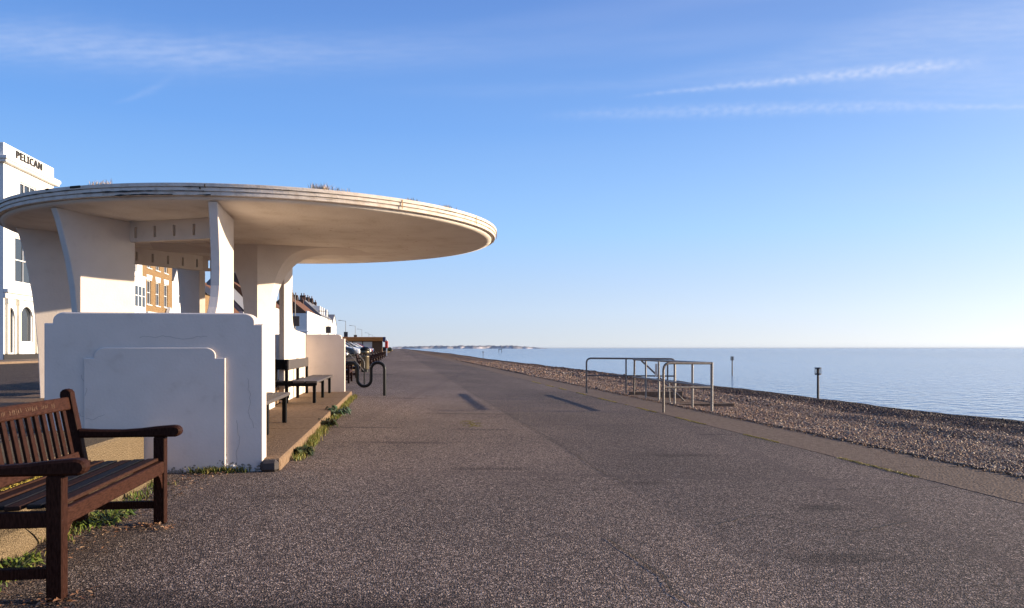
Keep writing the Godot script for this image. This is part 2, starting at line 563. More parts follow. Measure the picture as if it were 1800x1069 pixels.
func build_ground() -> void:
	var st := begin()
	var ss := steps(-6.0, 26.0, 0.13) + steps(26.6, 120.0, 0.6, 1.06) + steps(130.0, 1600.0, 20.0, 1.15)
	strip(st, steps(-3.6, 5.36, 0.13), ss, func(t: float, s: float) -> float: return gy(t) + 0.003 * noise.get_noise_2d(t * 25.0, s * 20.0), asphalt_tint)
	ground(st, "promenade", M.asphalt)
	# cracks in the asphalt, thin dark strips
	st = begin()
	for c in [[[1.36, 5.2], [1.40, 4.72], [1.44, 4.3], [1.39, 4.0], [1.45, 3.7], [1.40, 3.3]], [[2.10, 30.0], [2.07, 20.0], [2.1, 16.0], [2.09, 12.5], [2.12, 10.0], [2.06, 8.3], [2.11, 7.3]], [[-1.1, 9.1], [-.7, 9.05], [-.4, 9.2]], [[5.3, 7.1], [4.0, 7.0], [3.0, 7.3]], [[3.8, 5.6], [3.2, 5.3], [2.7, 5.9], [2.2, 5.5]]]:
		var pts := []
		for k in c.size() - 1:
			for j in 12:
				var f := j / 12.0
				var t := lerpf(c[k][0], c[k + 1][0], f) + 0.018 * noise.get_noise_2d(k * 300.0 + j * 97.0, c[k][1] * 50.0)
				var s := lerpf(c[k][1], c[k + 1][1], f) + 0.03 * noise.get_noise_2d(k * 200.0 + j * 83.0, 7.0)
				pts.append(Vector3(t, gy(t) + 0.0075, -s))
		for k in pts.size() - 1:
			var d: Vector3 = (pts[k + 1] - pts[k]).normalized().cross(Vector3.UP)
			var w0 := 0.004 + 0.005 * absf(noise.get_noise_1d(k * 60.0))
			face(st, [pts[k] + d * w0, pts[k] - d * w0, pts[k + 1] - d * w0, pts[k + 1] + d * w0], Vector3.UP)
	ground(st, "asphalt_crack", M.crack)
	# road side, a step up
	st = begin()
	face(st, [Vector3(-3.0, .40, 60), Vector3(-3.0, .40, -1600), Vector3(-19.5, .40, -1600), Vector3(-19.5, .40, 60)], Vector3.UP)
	ground(st, "road", M.road)
	st = begin()
	bb(st, Vector3(-26, .1, 60), Vector3(-19.5, .52, -1600), 0.02)
	ground(st, "pavement", M.pavement)
	st = begin()
	face(st, [Vector3(-25, .3, 500), Vector3(-25, .3, -1600), Vector3(-2500, .3, -1600), Vector3(-2500, .3, 500)], Vector3.UP)
	face(st, [Vector3(5.4, -.3, -1590), Vector3(-2500, -.3, -1590), Vector3(-2500, -.3, -3200), Vector3(-30, -.3, -3200)], Vector3.UP)
	ground(st, "land", M.land)
	# concrete edging slabs between asphalt and shingle
	var root := Node3D.new()
	root.name = "concrete_edging"
	add_child(root)
	root.transform = F
	root.set_meta("kind", "structure")
	var s0 := -4.0
	var k := 0
	while s0 < 130.0:
		var l := 3.1 if s0 < 40 else 9.0
		st = begin()
		var q := V2([[5.27, -.4], [6.48, -.4], [6.48, gy(6.5) + .005], [5.27, gy(5.27) + .003]])
		prism(st, q, -s0 - l + 0.012, -s0, Transform3D.IDENTITY, 0.006)
		part(st, "slab", M.edging, root)
		s0 += l
		k += 1
	st = begin()
	prism(st, V2([[5.27, -.4], [6.48, -.4], [6.48, gy(6.5) + .005], [5.27, gy(5.27) + .003]]), -1600, -s0)
	part(st, "far_slab", M.edging, root)
	# shingle beach
	st = begin()
	var tint := func(t: float, s: float) -> Color:
		var b := Vector3(.58, .48, .39)
		var wet := smoothstep(11.2, 13.2, t + 0.5 * noise.get_noise_2d(s * 6.0, 4.0))
		b = b.lerp(Vector3(.15, .09, .065), wet)
		b = b.lerp(Vector3(.08, .065, .06), smoothstep(14.1, 14.6, t))
		var v := 1.0 + 0.25 * noise.get_noise_2d(t * 20.0, s * 8.0)
		return Color(b.x * v, b.y * v, b.z * v)
	strip(st, steps(6.3, 16.0, 0.16) + steps(16.5, 30.0, 1.5), steps(-6.0, 30.0, 0.16) + steps(30.4, 120.0, 0.5, 1.05) + steps(130.0, 1600.0, 20.0, 1.15), beach_y, tint)
	ground(st, "shingle_beach", M.shingle)
	# sea
	st = begin()
	var sea_tint := func(t: float, s: float) -> Color:
		var deep := smoothstep(40.0, 420.0, Vector2(t, s * .25).length() + 90.0 * noise.get_noise_2d(t * .5, s * .12))
		var c := Vector3(.10, .20, .31).lerp(Vector3(.025, .075, .16), deep)
		c *= 1.0 + .3 * noise.get_noise_2d(t * 1.2 + 50.0, s * .25)
		return Color(c.x, c.y, c.z)
	var ts := steps(10.0, 400.0, 6.0, 1.05) + steps(500.0, 14000.0, 200.0, 1.4)
	var zs := steps(-800.0, 14000.0, 100.0, 1.15)
	strip(st, [-6000.0, -2000.0] + ts, [1600.0, 4000.0, 8000.0, 14000.0], func(_t: float, _s: float) -> float: return -3.5, sea_tint)
	strip(st, ts, [-1500.0] + steps(-200.0, 700.0, 25.0) + [900.0, 1200.0, 1600.0], func(_t: float, _s: float) -> float: return -3.5, sea_tint)
	ground(st, "sea", M.water)
	# chalk cliffs across the bay
	st = begin()
	st.set_smooth_group(1)
	var prof := [[690, 4.0], [705, 4.5], [720, 5.0], [745, 5.5], [765, 6.5], [790, 6.0], [810, 6.6], [832, 6.2], [850, 6.8], [872, 6.0], [890, 6.6], [905, 6.2], [918, 5.0], [935, 3.6], [950, 1.8], [962, .3]]
	var rows := []
	for i in range(0, 140):
		var u := lerpf(690.0, 962.0, i / 139.0)
		var j := 0
		while j < prof.size() - 2 and u > prof[j + 1][0]:
			j += 1
		var hpx := lerpf(prof[j][1], prof[j + 1][1], (u - prof[j][0]) / (prof[j + 1][0] - prof[j][0]))
		var z := 7000.0 + 350.0 * noise.get_noise_1d(u * 2.0)
		var x := (u - 900.0) / 1430.0 * z
		var hh := maxf(hpx * (0.85 + 0.25 * noise.get_noise_1d(u * 9.0)), 0.4) / 1430.0 * z
		var chalk := smoothstep(-0.15, 0.25, noise.get_noise_1d(u * 5.0 + 77.0))
		rows.append([x, z, hh, chalk])
	var inv := F.affine_inverse()
	for i in rows.size() - 1:
		for e in [[0.0, 0.55, 0.0, 60.0], [0.55, 1.0, 60.0, 500.0], [1.0, 0.9, 500.0, 1500.0]]:
			var q := []
			var cs := []
			for w in [[i, 0], [i, 1], [i + 1, 1], [i + 1, 0]]:
				var r = rows[w[0]]
				var hy: float = r[2] * e[w[1]] - 3.5
				var zz: float = r[1] + e[2 + w[1]]
				q.append(inv * Vector3(r[0] * zz / r[1], hy, -zz))
				var c := Color(.22, .2, .2).lerp(Color(.5, .44, .42), r[3]) if e[0] == 0.0 else Color(.15, .14, .14)
				cs.append(c)
			for tri in [[0, 2, 1], [0, 3, 2]]:
				for v in tri:
					st.set_color(cs[v])
					st.add_vertex(q[v])
	ground(st, "chalk_cliffs", M.chalk)


func pebble_mesh(seed_: int) -> ArrayMesh:
	var st := begin()
	st.set_smooth_group(3)
	var r := RandomNumberGenerator.new()
	r.seed = seed_
	var rings := [[0.0, 1.0]]
	var pts := []
	var n := 6
	for k in 4:
		var a := PI * k / 3.0
		var row := []
		for j in n:
			var rr := 1.0 + r.randf_range(-0.16, 0.16)
			row.append(Vector3(sin(a) * cos(TAU * j / n) * rr, cos(a) * 0.62, sin(a) * sin(TAU * j / n) * rr * 0.8))
		pts.append(row)
	for k in 3:
		for j in n:
			var q := [pts[k][j], pts[k][(j + 1) % n], pts[k + 1][(j + 1) % n], pts[k + 1][j]]
			if k == 0:
				q = [pts[0][0], q[2], q[3]]
			elif k == 2:
				q = [q[0], q[1], pts[3][0]]
			face(st, q, q[0] + q[1] + q[2])
	st.generate_normals()
	return st.commit()


func scatter_pebbles() -> void:
	var cols := [Color(.34, .20, .12), Color(.42, .27, .17), Color(.25, .155, .105), Color(.15, .105, .085), Color(.5, .38, .27), Color(.22, .17, .145), Color(.38, .215, .12), Color(.62, .52, .42), Color(.3, .21, .16), Color(.44, .31, .215)]
	for v in 3:
		var spots := []
		for zone in [[3.0, 11.0, 70000, .008, .019], [11.0, 20.0, 46000, .012, .025], [20.0, 42.0, 40000, .018, .036], [42.0, 90.0, 16000, .04, .07]]:
			for i in int(zone[2]):
				var s := rng.randf_range(zone[0], zone[1])
				var t := 6.42 + pow(rng.randf(), 1.1) * 8.0
				var r := rng.randf_range(zone[3], zone[4]) * (1.6 if rng.randf() < 0.06 else 1.0)
				if t < 6.5 and rng.randf() < 0.6:
					continue
				# the steps stay clear
				if t < 8.2 and s > 18.9 and s < 22.6:
					continue
				spots.append([t, s, r])
		# strays on the concrete edge
		for i in 1300:
			spots.append([6.5 - absf(rng.randfn(0, .09)), rng.randf_range(3.0, 40.0), rng.randf_range(.008, .02)])
		var mm := MultiMesh.new()
		mm.transform_format = MultiMesh.TRANSFORM_3D
		mm.use_colors = true
		mm.mesh = pebble_mesh(70 + v)
		mm.instance_count = spots.size()
		for i in spots.size():
			var p = spots[i]
			var y: float = beach_y(p[0], p[1]) + p[2] * rng.randf_range(-0.1, 0.45)
			if p[0] < 6.5:
				y = gy(p[0]) + 0.012 + p[2] * 0.3
			var b := Basis.from_euler(Vector3(rng.randf_range(-.6, .6), rng.randf() * TAU, rng.randf_range(-.6, .6))).scaled(Vector3.ONE * p[2])
			mm.set_instance_transform(i, Transform3D(b, Vector3(p[0], y, -p[1])))
			var c: Color = cols[rng.randi() % cols.size()]
			var wet := smoothstep(11.0, 13.2, p[0] + .4 * noise.get_noise_1d(p[1] * 8.0))
			var k := rng.randf_range(.36, .84) * lerpf(1.0, .2, wet)
			mm.set_instance_color(i, Color(c.r * k * 1.05, c.g * k * lerpf(.94, .78, wet), c.b * k * lerpf(.8, .62, wet)))
		var o := MultiMeshInstance3D.new()
		o.multimesh = mm
		o.material_override = M.pebble
		o.name = numbered("shingle_pebbles")
		add_child(o)
		o.transform = F
		tag(o, ["brown and grey flint pebbles strewn over the beach beside the concrete edge", "orange brown pebbles mixed through the sloping shingle beach", "pale and dark rounded pebbles covering the shingle beach"][v], "pebbles", "", "stuff")


# ---------------------------------------------------------------- the shelter
const ST := -2.25
const SS := 14.5


func fin(r_prof: Array, r_in: float, y_bottom: float, ang: float) -> Array:
	# outline (radius, height) of a fin
	var poly := PackedVector2Array()
	poly.append(Vector2(r_in, y_bottom))
	poly.append(Vector2(r_in, 3.0))
	poly.append(Vector2(r_prof[0][1] - 0.25, 3.035))
	for p in r_prof:
		poly.append(Vector2(p[1], p[0]))
	return [poly, Transform3D(Basis(Vector3.UP, ang), Vector3.ZERO)]


# pierced beam: x along, y up, z thickness, with rounded slots
func beam(st: SurfaceTool, l: float, y0: float, y1: float, th: float, slots: int, xf: Transform3D) -> void:
	var holes := []
	for k in slots:
		var x := -l / 2 + l * (k + 0.5) / slots
		holes.append([x - .022, x + .022, y0 + .055, y1 - .075])
	pierced(st, -l / 2, l / 2, y0, y1, th, holes, xf)


func pierced(st: SurfaceTool, x0: float, x1: float, y0: float, y1: float, th: float, holes: Array, xf: Transform3D, back := true) -> void:
	var xs := [x0, x1]
	var ys := [y0, y1]
	for h in holes:
		xs.append_array([h[0], h[1]])
		ys.append_array([h[2], h[3]])
	xs.sort()
	ys.sort()
	var r := xf.basis
	for i in xs.size() - 1:
		if xs[i + 1] - xs[i] < 0.0005:
			continue
		for j in ys.size() - 1:
			if ys[j + 1] - ys[j] < 0.0005:
				continue
			var cx: float = (xs[i] + xs[i + 1]) / 2
			var cy: float = (ys[j] + ys[j + 1]) / 2
			var inside := false
			for h in holes:
				if cx > h[0] and cx < h[1] and cy > h[2] and cy < h[3]:
					inside = true
			if inside:
				continue
			for e in [[th / 2, 1.0], [-th / 2, -1.0]]:
				if e[1] < 0 and not back:
					continue
				face(st, [xf * Vector3(xs[i], ys[j], e[0]), xf * Vector3(xs[i + 1], ys[j], e[0]), xf * Vector3(xs[i + 1], ys[j + 1], e[0]), xf * Vector3(xs[i], ys[j + 1], e[0])], r * Vector3(0, 0, e[1]))
	for h in holes:
		for e in [[0, 0, 2, 3, 1.0, 0], [1, 1, 2, 3, -1.0, 0]]:
			face(st, [xf * Vector3(h[e[0]], h[2], -th / 2), xf * Vector3(h[e[0]], h[3], -th / 2), xf * Vector3(h[e[0]], h[3], th / 2), xf * Vector3(h[e[0]], h[2], th / 2)], r * Vector3(e[4], 0, 0))
		for e in [[2, 1.0], [3, -1.0]]:
			face(st, [xf * Vector3(h[0], h[e[0]], -th / 2), xf * Vector3(h[1], h[e[0]], -th / 2), xf * Vector3(h[1], h[e[0]], th / 2), xf * Vector3(h[0], h[e[0]], th / 2)], r * Vector3(0, e[1], 0))
	for e in [[x0, -1.0], [x1, 1.0]]:
		face(st, [xf * Vector3(e[0], y0, -th / 2), xf * Vector3(e[0], y1, -th / 2), xf * Vector3(e[0], y1, th / 2), xf * Vector3(e[0], y0, th / 2)], r * Vector3(e[1], 0, 0))
	for e in [[y0, -1.0], [y1, 1.0]]:
		face(st, [xf * Vector3(x0, e[0], -th / 2), xf * Vector3(x1, e[0], -th / 2), xf * Vector3(x1, e[0], th / 2), xf * Vector3(x0, e[0], th / 2)], r * Vector3(0, e[1], 0))


func notched(half: float, top: float, drop: float, shoulder: float, curve: float, bottom_l: float, bottom_r: float) -> PackedVector2Array:
	var o := PackedVector2Array([Vector2(-half, bottom_l), Vector2(-half, top - drop), Vector2(-half + shoulder, top - drop)])
	for k in range(0, 9):
		var a := PI * 0.5 * k / 8.0
		o.append(Vector2(-half + shoulder + curve * (1.0 - cos(a)), top - drop + 0.02 + (drop - 0.02) * sin(a)))
	for k in range(8, -1, -1):
		var a := PI * 0.5 * k / 8.0
		o.append(Vector2(half - shoulder - curve * (1.0 - cos(a)), top - drop + 0.02 + (drop - 0.02) * sin(a)))
	o.append_array(PackedVector2Array([Vector2(half - shoulder, top - drop), Vector2(half, top - drop), Vector2(half, bottom_r)]))
	return o


func build_shelter() -> void:
	var sh := thing("seafront_shelter", "round white concrete seafront shelter with wide disc canopy on flared fins", "shelter", ST, 0, SS)
	var st := begin()
	# canopy disc, seen from the side: soffit, three stepped bands, shallow top
	var prof := [Vector2(0, 3.0), Vector2(1.2, 3.0), Vector2(2.4, 3.0), Vector2(3.2, 3.012), Vector2(3.6, 3.03), Vector2(3.80, 3.055), Vector2(3.885, 3.068), Vector2(3.89, 3.098)]
	lathe(st, prof, 120, Vector3.ZERO, true)
	var can := part(st, "canopy_soffit", M.soffit, sh)
	# rim bands with open joints between them, each in lengths
	var yb := 3.10
	for k in 3:
		st = begin()
		var r := 3.955 + 0.012 * k
		lathe(st, [Vector2(3.80, yb), Vector2(r - .004, yb), Vector2(r, yb + .005), Vector2(r, yb + .042), Vector2(r - .004, yb + .047), Vector2(3.80, yb + .047)], 140, Vector3.ZERO)
		part(st, "rim_band", M.rim, sh)
		yb += 0.0515
	st = begin()
	lathe(st, [Vector2(3.89, yb - .13), Vector2(3.89, yb - .012), Vector2(3.2, yb + .02), Vector2(1.5, yb + .07), Vector2(0, yb + .09)], 96, Vector3.ZERO, true)
	part(st, "canopy_top", M.rim, sh)
	# broken rim: dark cracks along the joints and chips, slivers set just proud
	st = begin()
	var cr := RandomNumberGenerator.new()
	cr.seed = 44
	for e in [[-0.44, -0.04, 3.1497, .005], [-0.36, -0.2, 3.149, .008], [-0.8, -0.44, 3.2012, .003], [-0.1, 0.2, 3.2012, .003], [-0.32, -0.13, 3.102, .010], [-0.06, -0.02, 3.102, .009], [-1.3, -1.0, 3.1497, .004], [-1.2, -.75, 3.2012, .004], [0.3, 0.9, 3.1497, .002], [0.2, 1.2, 3.2012, .002], [1.2, 1.9, 3.1497, .002], [1.0, 1.8, 3.2012, .002]]:
		var a: float = e[0]
		var pw := 0.0
		while a < e[1]:
			var w: float = e[3] * (0.25 + absf(noise.get_noise_2d(a * 900.0, e[2] * 500.0)) * 2.6)
			var r0 := 3.984
			var da := 0.012
			var a0 := a - PI / 2 + 0.14
			var p := func(aa: float, y: float) -> Vector3: return Vector3(r0 * cos(aa + PI), y, r0 * sin(aa + PI))
			# angles measured from the camera-side point of the rim, turning towards the sea
			var f := func(x: float) -> Vector3: return Vector3(r0 * sin(x), 0, r0 * cos(x))
			var j := 0.004 * noise.get_noise_1d(a * 1500.0)
			face(st, [f.call(a) + Vector3(0, e[2] - pw + j, 0), f.call(a + da) + Vector3(0, e[2] - w + j, 0), f.call(a + da) + Vector3(0, e[2] + w + j, 0), f.call(a) + Vector3(0, e[2] + pw + j, 0)], f.call(a))
			pw = w
			a += da
	part(st, "rim_crack", M.crack, sh).set_meta("kind", "stuff")
	# missing piece at the top of the rim and a vertical crack
	st = begin()
	for e in [[-0.465, 3.236, .17, .03], [-0.59, 3.243, .06, .02], [-0.03, 3.215, .012, .04], [-0.045, 3.185, .02, .02]]:
		var c := Vector3(3.962 * sin(e[0]), e[1], 3.962 * cos(e[0]))
		st = begin()
		bx(st, Vector3.ZERO, Vector3(e[2], e[3], .06), .008, Transform3D(Basis(Vector3.UP, e[0]), c))
		part(st, "rim_chip", M.crack, sh)
	for e in [1.45, 1.5, 1.05, 1.62, 0.62]:
		var c := Vector3(3.982 * sin(e), 3.176, 3.982 * cos(e))
		st = begin()
		bx(st, Vector3.ZERO, Vector3(.012, .12, .006), 0.0, Transform3D(Basis(Vector3.UP, e), c))
		part(st, "rust_streak", M.rust_stain, sh)
	st = begin()
	var sr := RandomNumberGenerator.new()
	sr.seed = 12
	for c in [[[.6, -1.6], [1.2, -1.5], [2.2, -1.55]], [[.2, 1.6], [.5, 2.2], [.65, 2.6]], [[1.4, .4], [2.0, .55], [2.7, .5]], [[-2.4, 1.4], [-1.6, 1.7], [-.8, 1.6]]]:
		for k in c.size() - 1:
			for j in 14:
				if sr.randf() < .25:
					continue
				var a := Vector2(c[k][0], c[k][1]).lerp(Vector2(c[k + 1][0], c[k + 1][1]), j / 14.0)
				var b := Vector2(c[k][0], c[k][1]).lerp(Vector2(c[k + 1][0], c[k + 1][1]), (j + 1) / 14.0)
				a.y += .03 * noise.get_noise_2d(a.x * 400, a.y * 400)
				b.y += .03 * noise.get_noise_2d(b.x * 400, b.y * 400)
				face(st, [Vector3(a.x, 2.996, a.y), Vector3(b.x, 2.996, b.y), Vector3(b.x, 2.996, b.y + .007), Vector3(a.x, 2.996, a.y + .007)], Vector3.DOWN)
	for i in 90:
		var c := Vector3(sr.randf_range(.4, 3.0), 2.9962 - i * .000003, sr.randf_range(-1.6, 2.2))
		if Vector2(c.x, c.z).length() > 2.9:
			continue
		var w := sr.randf_range(.008, .03)
		face(st, [c + Vector3(-w, 0, 0), c + Vector3(0, 0, -w * .6), c + Vector3(w, 0, 0), c + Vector3(0, 0, w * .6)], Vector3.DOWN)
	part(st, "soffit_cracks_and_spots", M.rust_stain, can).set_meta("kind", "stuff")
	# fins: 0 and 180 on the spine, four on the road side
	var prof_b := [[3.045, 3.80], [2.9, 3.745], [2.7, 3.69], [2.35, 3.60], [2.0, 3.54], [1.6, 3.50], [1.2, 3.46], [.4, 3.42]]
	var prof_a := [[3.045, 3.71], [2.9, 3.655], [2.7, 3.61], [2.35, 3.54], [2.0, 3.485], [1.6, 3.445], [1.2, 3.41], [.4, 3.38]]
	for e in [[36.0, prof_b], [72.0, prof_a], [108.0, prof_a], [144.0, prof_b]]:
		st = begin()
		var f := fin(e[1], 2.62, .4, 0.0)
		# radius runs along local x; angle 0 points at the camera (+z), positive towards the road (-x)
		var a := deg_to_rad(e[0])
		var dir := Vector3(-sin(a), 0, cos(a))
		var xf := Transform3D(Basis(dir, Vector3.UP, dir.cross(Vector3.UP)), Vector3.ZERO)
		prism(st, f[0], -.06, .06, xf, .008)
		part(st, "fin", M.plaster, sh)
	# spine fins, near and far: z here is distance from the centre towards the camera
	for sg in [1.0, -1.0]:
		st = begin()
		var poly := V2([[2.80, .11], [2.80, 2.99], [3.6, 3.03], [3.83, 3.045], [3.80, 2.95], [3.74, 2.7], [3.69, 2.45], [3.67, 2.2], [3.69, 2.0], [3.74, 1.85], [3.82, 1.72], [3.93, 1.62], [4.08, 1.56], [4.25, 1.54], [6.08, 1.54], [6.08, .11]]) if sg > 0 else V2([[2.30, .11], [2.30, 2.99], [3.3, 3.02], [3.62, 3.035], [3.56, 2.8], [3.52, 2.5], [3.50, 2.2], [3.52, 2.0], [3.58, 1.85], [3.66, 1.74], [3.78, 1.66], [3.95, 1.62], [4.2, 1.60], [6.08, 1.56], [6.08, .11]])
		var xf := Transform3D(Basis(Vector3(0, 0, sg), Vector3.UP, Vector3(-sg, 0, 0)), Vector3.ZERO)
		if sg > 0:
			prism(st, poly, 0.0, .115, xf, .008)
		else:
			prism(st, poly, -.105, 0.0, xf, .008)
		part(st, "spine_fin", M.plaster, sh)
	# centre column flaring into the soffit on both sides
	st = begin()
	var rings := []
	var fl := [[.1, 0.0], [1.0, 0.0], [1.85, 0.0], [2.1, .02], [2.25, .055], [2.4, .105], [2.55, .17], [2.68, .25], [2.78, .34], [2.86, .45], [2.92, .58], [2.958, .74], [2.98, .95], [2.992, 1.22], [2.999, 1.55], [3.004, 1.95]]
	for k in fl.size():
		var y: float = fl[k][0]
		var d: float = fl[k][1]
		# points as (t, s); ridge, right front, right back, left back, left front
		var p := [[-2.41, 14.58], [-2.24 + d * 0.85, 14.84], [-2.24 + d * 1.15, 15.45 + d * .35], [-2.64 - d * 1.15, 15.45 + d * .35], [-2.64 - d * .95, 14.60]]
		var ring := []
		for q in p:
			ring.append(Vector3(q[0] - ST, y, -(q[1] - SS)))
		rings.append(ring)
	loft(st, rings, true, true)
	part(st, "centre_column", M.plaster, sh)
	# pierced ring beams between the road-side fins
	var ang := [0.0, 36.0, 72.0, 108.0, 144.0, 180.0]
	for k in 5:
		var a0 := deg_to_rad(ang[k])
		var a1 := deg_to_rad(ang[k + 1])
		var r0 := 2.66 if k else 2.84
		var r1 := 2.66 if k < 4 else 2.66
		var p0 := Vector3(-sin(a0) * r0, 0, cos(a0) * r0)
		var p1 := Vector3(-sin(a1) * r1, 0, cos(a1) * r1)
		if k == 0:
			p0.x -= .1
		if k == 4:
			p1.x -= .1
		var d := (p1 - p0).normalized()
		st = begin()
		var xf := Transform3D(Basis(d, Vector3.UP, d.cross(Vector3.UP)), (p0 + p1) / 2)
		beam(st, (p1 - p0).length() + .03, 2.715, 3.004, .11, 5, xf)
		part(st, "pierced_beam", M.plaster, sh)
	# end walls with stepped shoulders and a raised panel
	for sg in [1.0, -1.0]:
		st = begin()
		var wall := notched(1.0, 1.54, .105, .075, .105, -.05, -.05)
		prism(st, wall, 0, .2, Transform3D(Basis.IDENTITY, Vector3(-.05, 0, 6.1 if sg > 0 else -6.3)), .012)
		var w := part(st, "end_wall", M.plaster, sh)
		st = begin()
		var pan := notched(.645, 1.205, .1, .09, .095, .0, .0)
		prism(st, pan, 0, .024, Transform3D(Basis.IDENTITY, Vector3(-.045, 0, 6.3 if sg > 0 else -6.324)), .007)
		part(st, "raised_panel", M.plaster, w)
	# wear on the near wall: hairline cracks, dirt splashes along the foot, flaked paint
	var nw: Node = sh.get_node("end_wall")
	st = begin()
	for c in [[[-.9, .55], [-.75, .58], [-.62, .52], [-.5, .57]], [[-.72, .95], [-.66, .8], [-.69, .66]], [[.70, .06], [.72, .3], [.70, .5]], [[-.2, 1.3], [0.0, 1.31], [.2, 1.29], [.42, 1.315]], [[.8, .9], [.83, .75], [.81, .6], [.86, .42]], [[-.45, .42], [-.3, .36], [-.12, .40], [.05, .33]]]:
		for k in c.size() - 1:
			for j in 10:
				var f0 := j / 10.0
				var f1 := (j + 1) / 10.0
				var a := Vector2(lerpf(c[k][0], c[k + 1][0], f0), lerpf(c[k][1], c[k + 1][1], f0))
				var b := Vector2(lerpf(c[k][0], c[k + 1][0], f1), lerpf(c[k][1], c[k + 1][1], f1))
				a += Vector2(noise.get_noise_2d(a.x * 900, a.y * 900), noise.get_noise_2d(a.y * 900, a.x * 900)) * .02
				b += Vector2(noise.get_noise_2d(b.x * 900, b.y * 900), noise.get_noise_2d(b.y * 900, b.x * 900)) * .02
				var d := (b - a).orthogonal().normalized() * .0012
				var zz := 6.3265 if absf(a.x + .045) < .63 and a.y < 1.1 else 6.3025
				face(st, [Vector3(a.x + d.x, a.y + d.y, zz), Vector3(b.x + d.x, b.y + d.y, zz), Vector3(b.x - d.x, b.y - d.y, zz), Vector3(a.x - d.x, a.y - d.y, zz)], Vector3(0, 0, 1))
	part(st, "hairline_cracks", M.wall_crack, nw).set_meta("kind", "stuff")
	st = begin()
	var wr := RandomNumberGenerator.new()
	wr.seed = 77
	for i in 300:
		var x := wr.randf_range(-.98, .92)
		var y := .008 + absf(wr.randfn(0, .022)) + (.05 * absf(wr.randfn(0, 1)) if absf(x - .62) < .1 else 0.0)
		var r := wr.randf_range(.004, .014)
		var zz := 6.3262 if absf(x + .045) < .64 else 6.3022
		var q := []
		for j in 6:
			var a := TAU * j / 6.0
			q.append(Vector3(x + cos(a) * r * wr.randf_range(.6, 1.4), y + sin(a) * r * wr.randf_range(.5, 1.1), zz + i * .000002))
		face(st, q, Vector3(0, 0, 1))
	part(st, "dirt_splashes", M.dirt, nw).set_meta("kind", "stuff")
	st = begin()
	for i in 12:
		var r := wr.randf_range(.01, .03)
		bx(st, Vector3(.60 + wr.randfn(.05, .06), .02 + absf(wr.randfn(0, .04)), 6.312), Vector3(r * 1.6, r * 1.0, .014), .005, Transform3D.IDENTITY)
	part(st, "flaked_render", M.stucco, nw).set_meta("kind", "stuff")
	# sea-side platform in slabs, road-side floor
	var cuts := [8.22, 11.3, 13.1, 16.0, 18.3, 20.86]
	for k in cuts.size() - 1:
		st = begin()
		bb(st, Vector3(-2.3 - ST, -.1, -(cuts[k] + .006 - SS)), Vector3(-1.14 - ST, .115, -(cuts[k + 1] - .006 - SS)), .014)
		part(st, "platform_slab", M.platform, sh)
	st = begin()
	bb(st, Vector3(-6.0 - ST, -.1, -(8.4 - SS)), Vector3(-2.36 - ST, .43, -(20.6 - SS)), .01)
	part(st, "raised_floor", M.platform, sh)
	st = begin()
	bx(st, Vector3(-1.235 - ST, .055, -(8.16 - SS)), Vector3(.17, .12, .1), .03)
	part(st, "broken_kerb_stone", M.post_dark, sh)


func shelter_bench(near: bool, label: String) -> void:
	# runs along the spine on the sea side and turns round the end of the fin
	var s_in := 12.3 if near else 16.35
	var s_out := 8.7 if near else 20.2
	var dir := 1.0 if near else -1.0
	var b := thing("slatted_shelter_bench", label, "bench", -2.0, .115, (s_in + s_out) / 2, 0.0, "black benches inside the shelter")
	var sc := (s_in + s_out) / 2
	var X := func(t: float) -> float: return t + 2.0
	var Z := func(s: float) -> float: return -(s - sc)
	var lo := minf(s_in, s_out)
	var hi := maxf(s_in, s_out)
	for k in 2:
		var st := begin()
		var t0: float = [-1.92, -1.675][k]
		bx(st, Vector3(X.call(t0) - .0, .415, 0), Vector3(.225, .045, hi - lo), .008)
		part(st, "seat_plank", M.seat_wood, b)
	var st2 := begin()
	bx(st2, Vector3(X.call(-2.2), .385, Z.call(s_in - dir * .04)), Vector3(1.25, .075, .07), .008)
	part(st2, "end_rail", M.black_wood, b)
	st2 = begin()
	bx(st2, Vector3(X.call(-2.40), .415, Z.call(s_in - dir * .21)), Vector3(.72, .045, .24), .008)
	part(st2, "end_seat_plank", M.seat_wood, b)
	st2 = begin()
	bx(st2, Vector3(X.call(-2.13), .755, Z.call((lo + hi) / 2 - dir * -0.12)), Vector3(.045, .2, hi - lo - .35), .008)
	part(st2, "backboard", M.seat_wood, b)
	st2 = begin()
	bx(st2, Vector3(X.call(-2.42), .755, Z.call(s_in - dir * .32)), Vector3(.60, .2, .045), .008)
	part(st2, "end_backboard", M.black_wood, b)
	for k in 3:
		var s := lerpf(s_in - dir * .12, s_out + dir * .15, k / 2.0)
		for e in [[-1.63, .39], [-2.165, .86]]:
			var st := begin()
			bx(st, Vector3(X.call(e[0]), e[1] / 2, Z.call(s)), Vector3(.06, e[1], .09), .006)
			part(st, "leg", M.black_wood, b)
		var st3 := begin()
		bx(st3, Vector3(X.call(-1.9), .36, Z.call(s)), Vector3(.5, .06, .05), .004)
		part(st3, "bearer", M.black_wood, b)
	for e in [[-2.55, s_in - dir * .05, .39], [-2.42, s_in - dir * .36, .86]]:
		var st := begin()
		bx(st, Vector3(X.call(e[0]), e[2] / 2, Z.call(e[1])), Vector3(.09, e[2], .06), .006)
		part(st, "leg", M.black_wood, b)


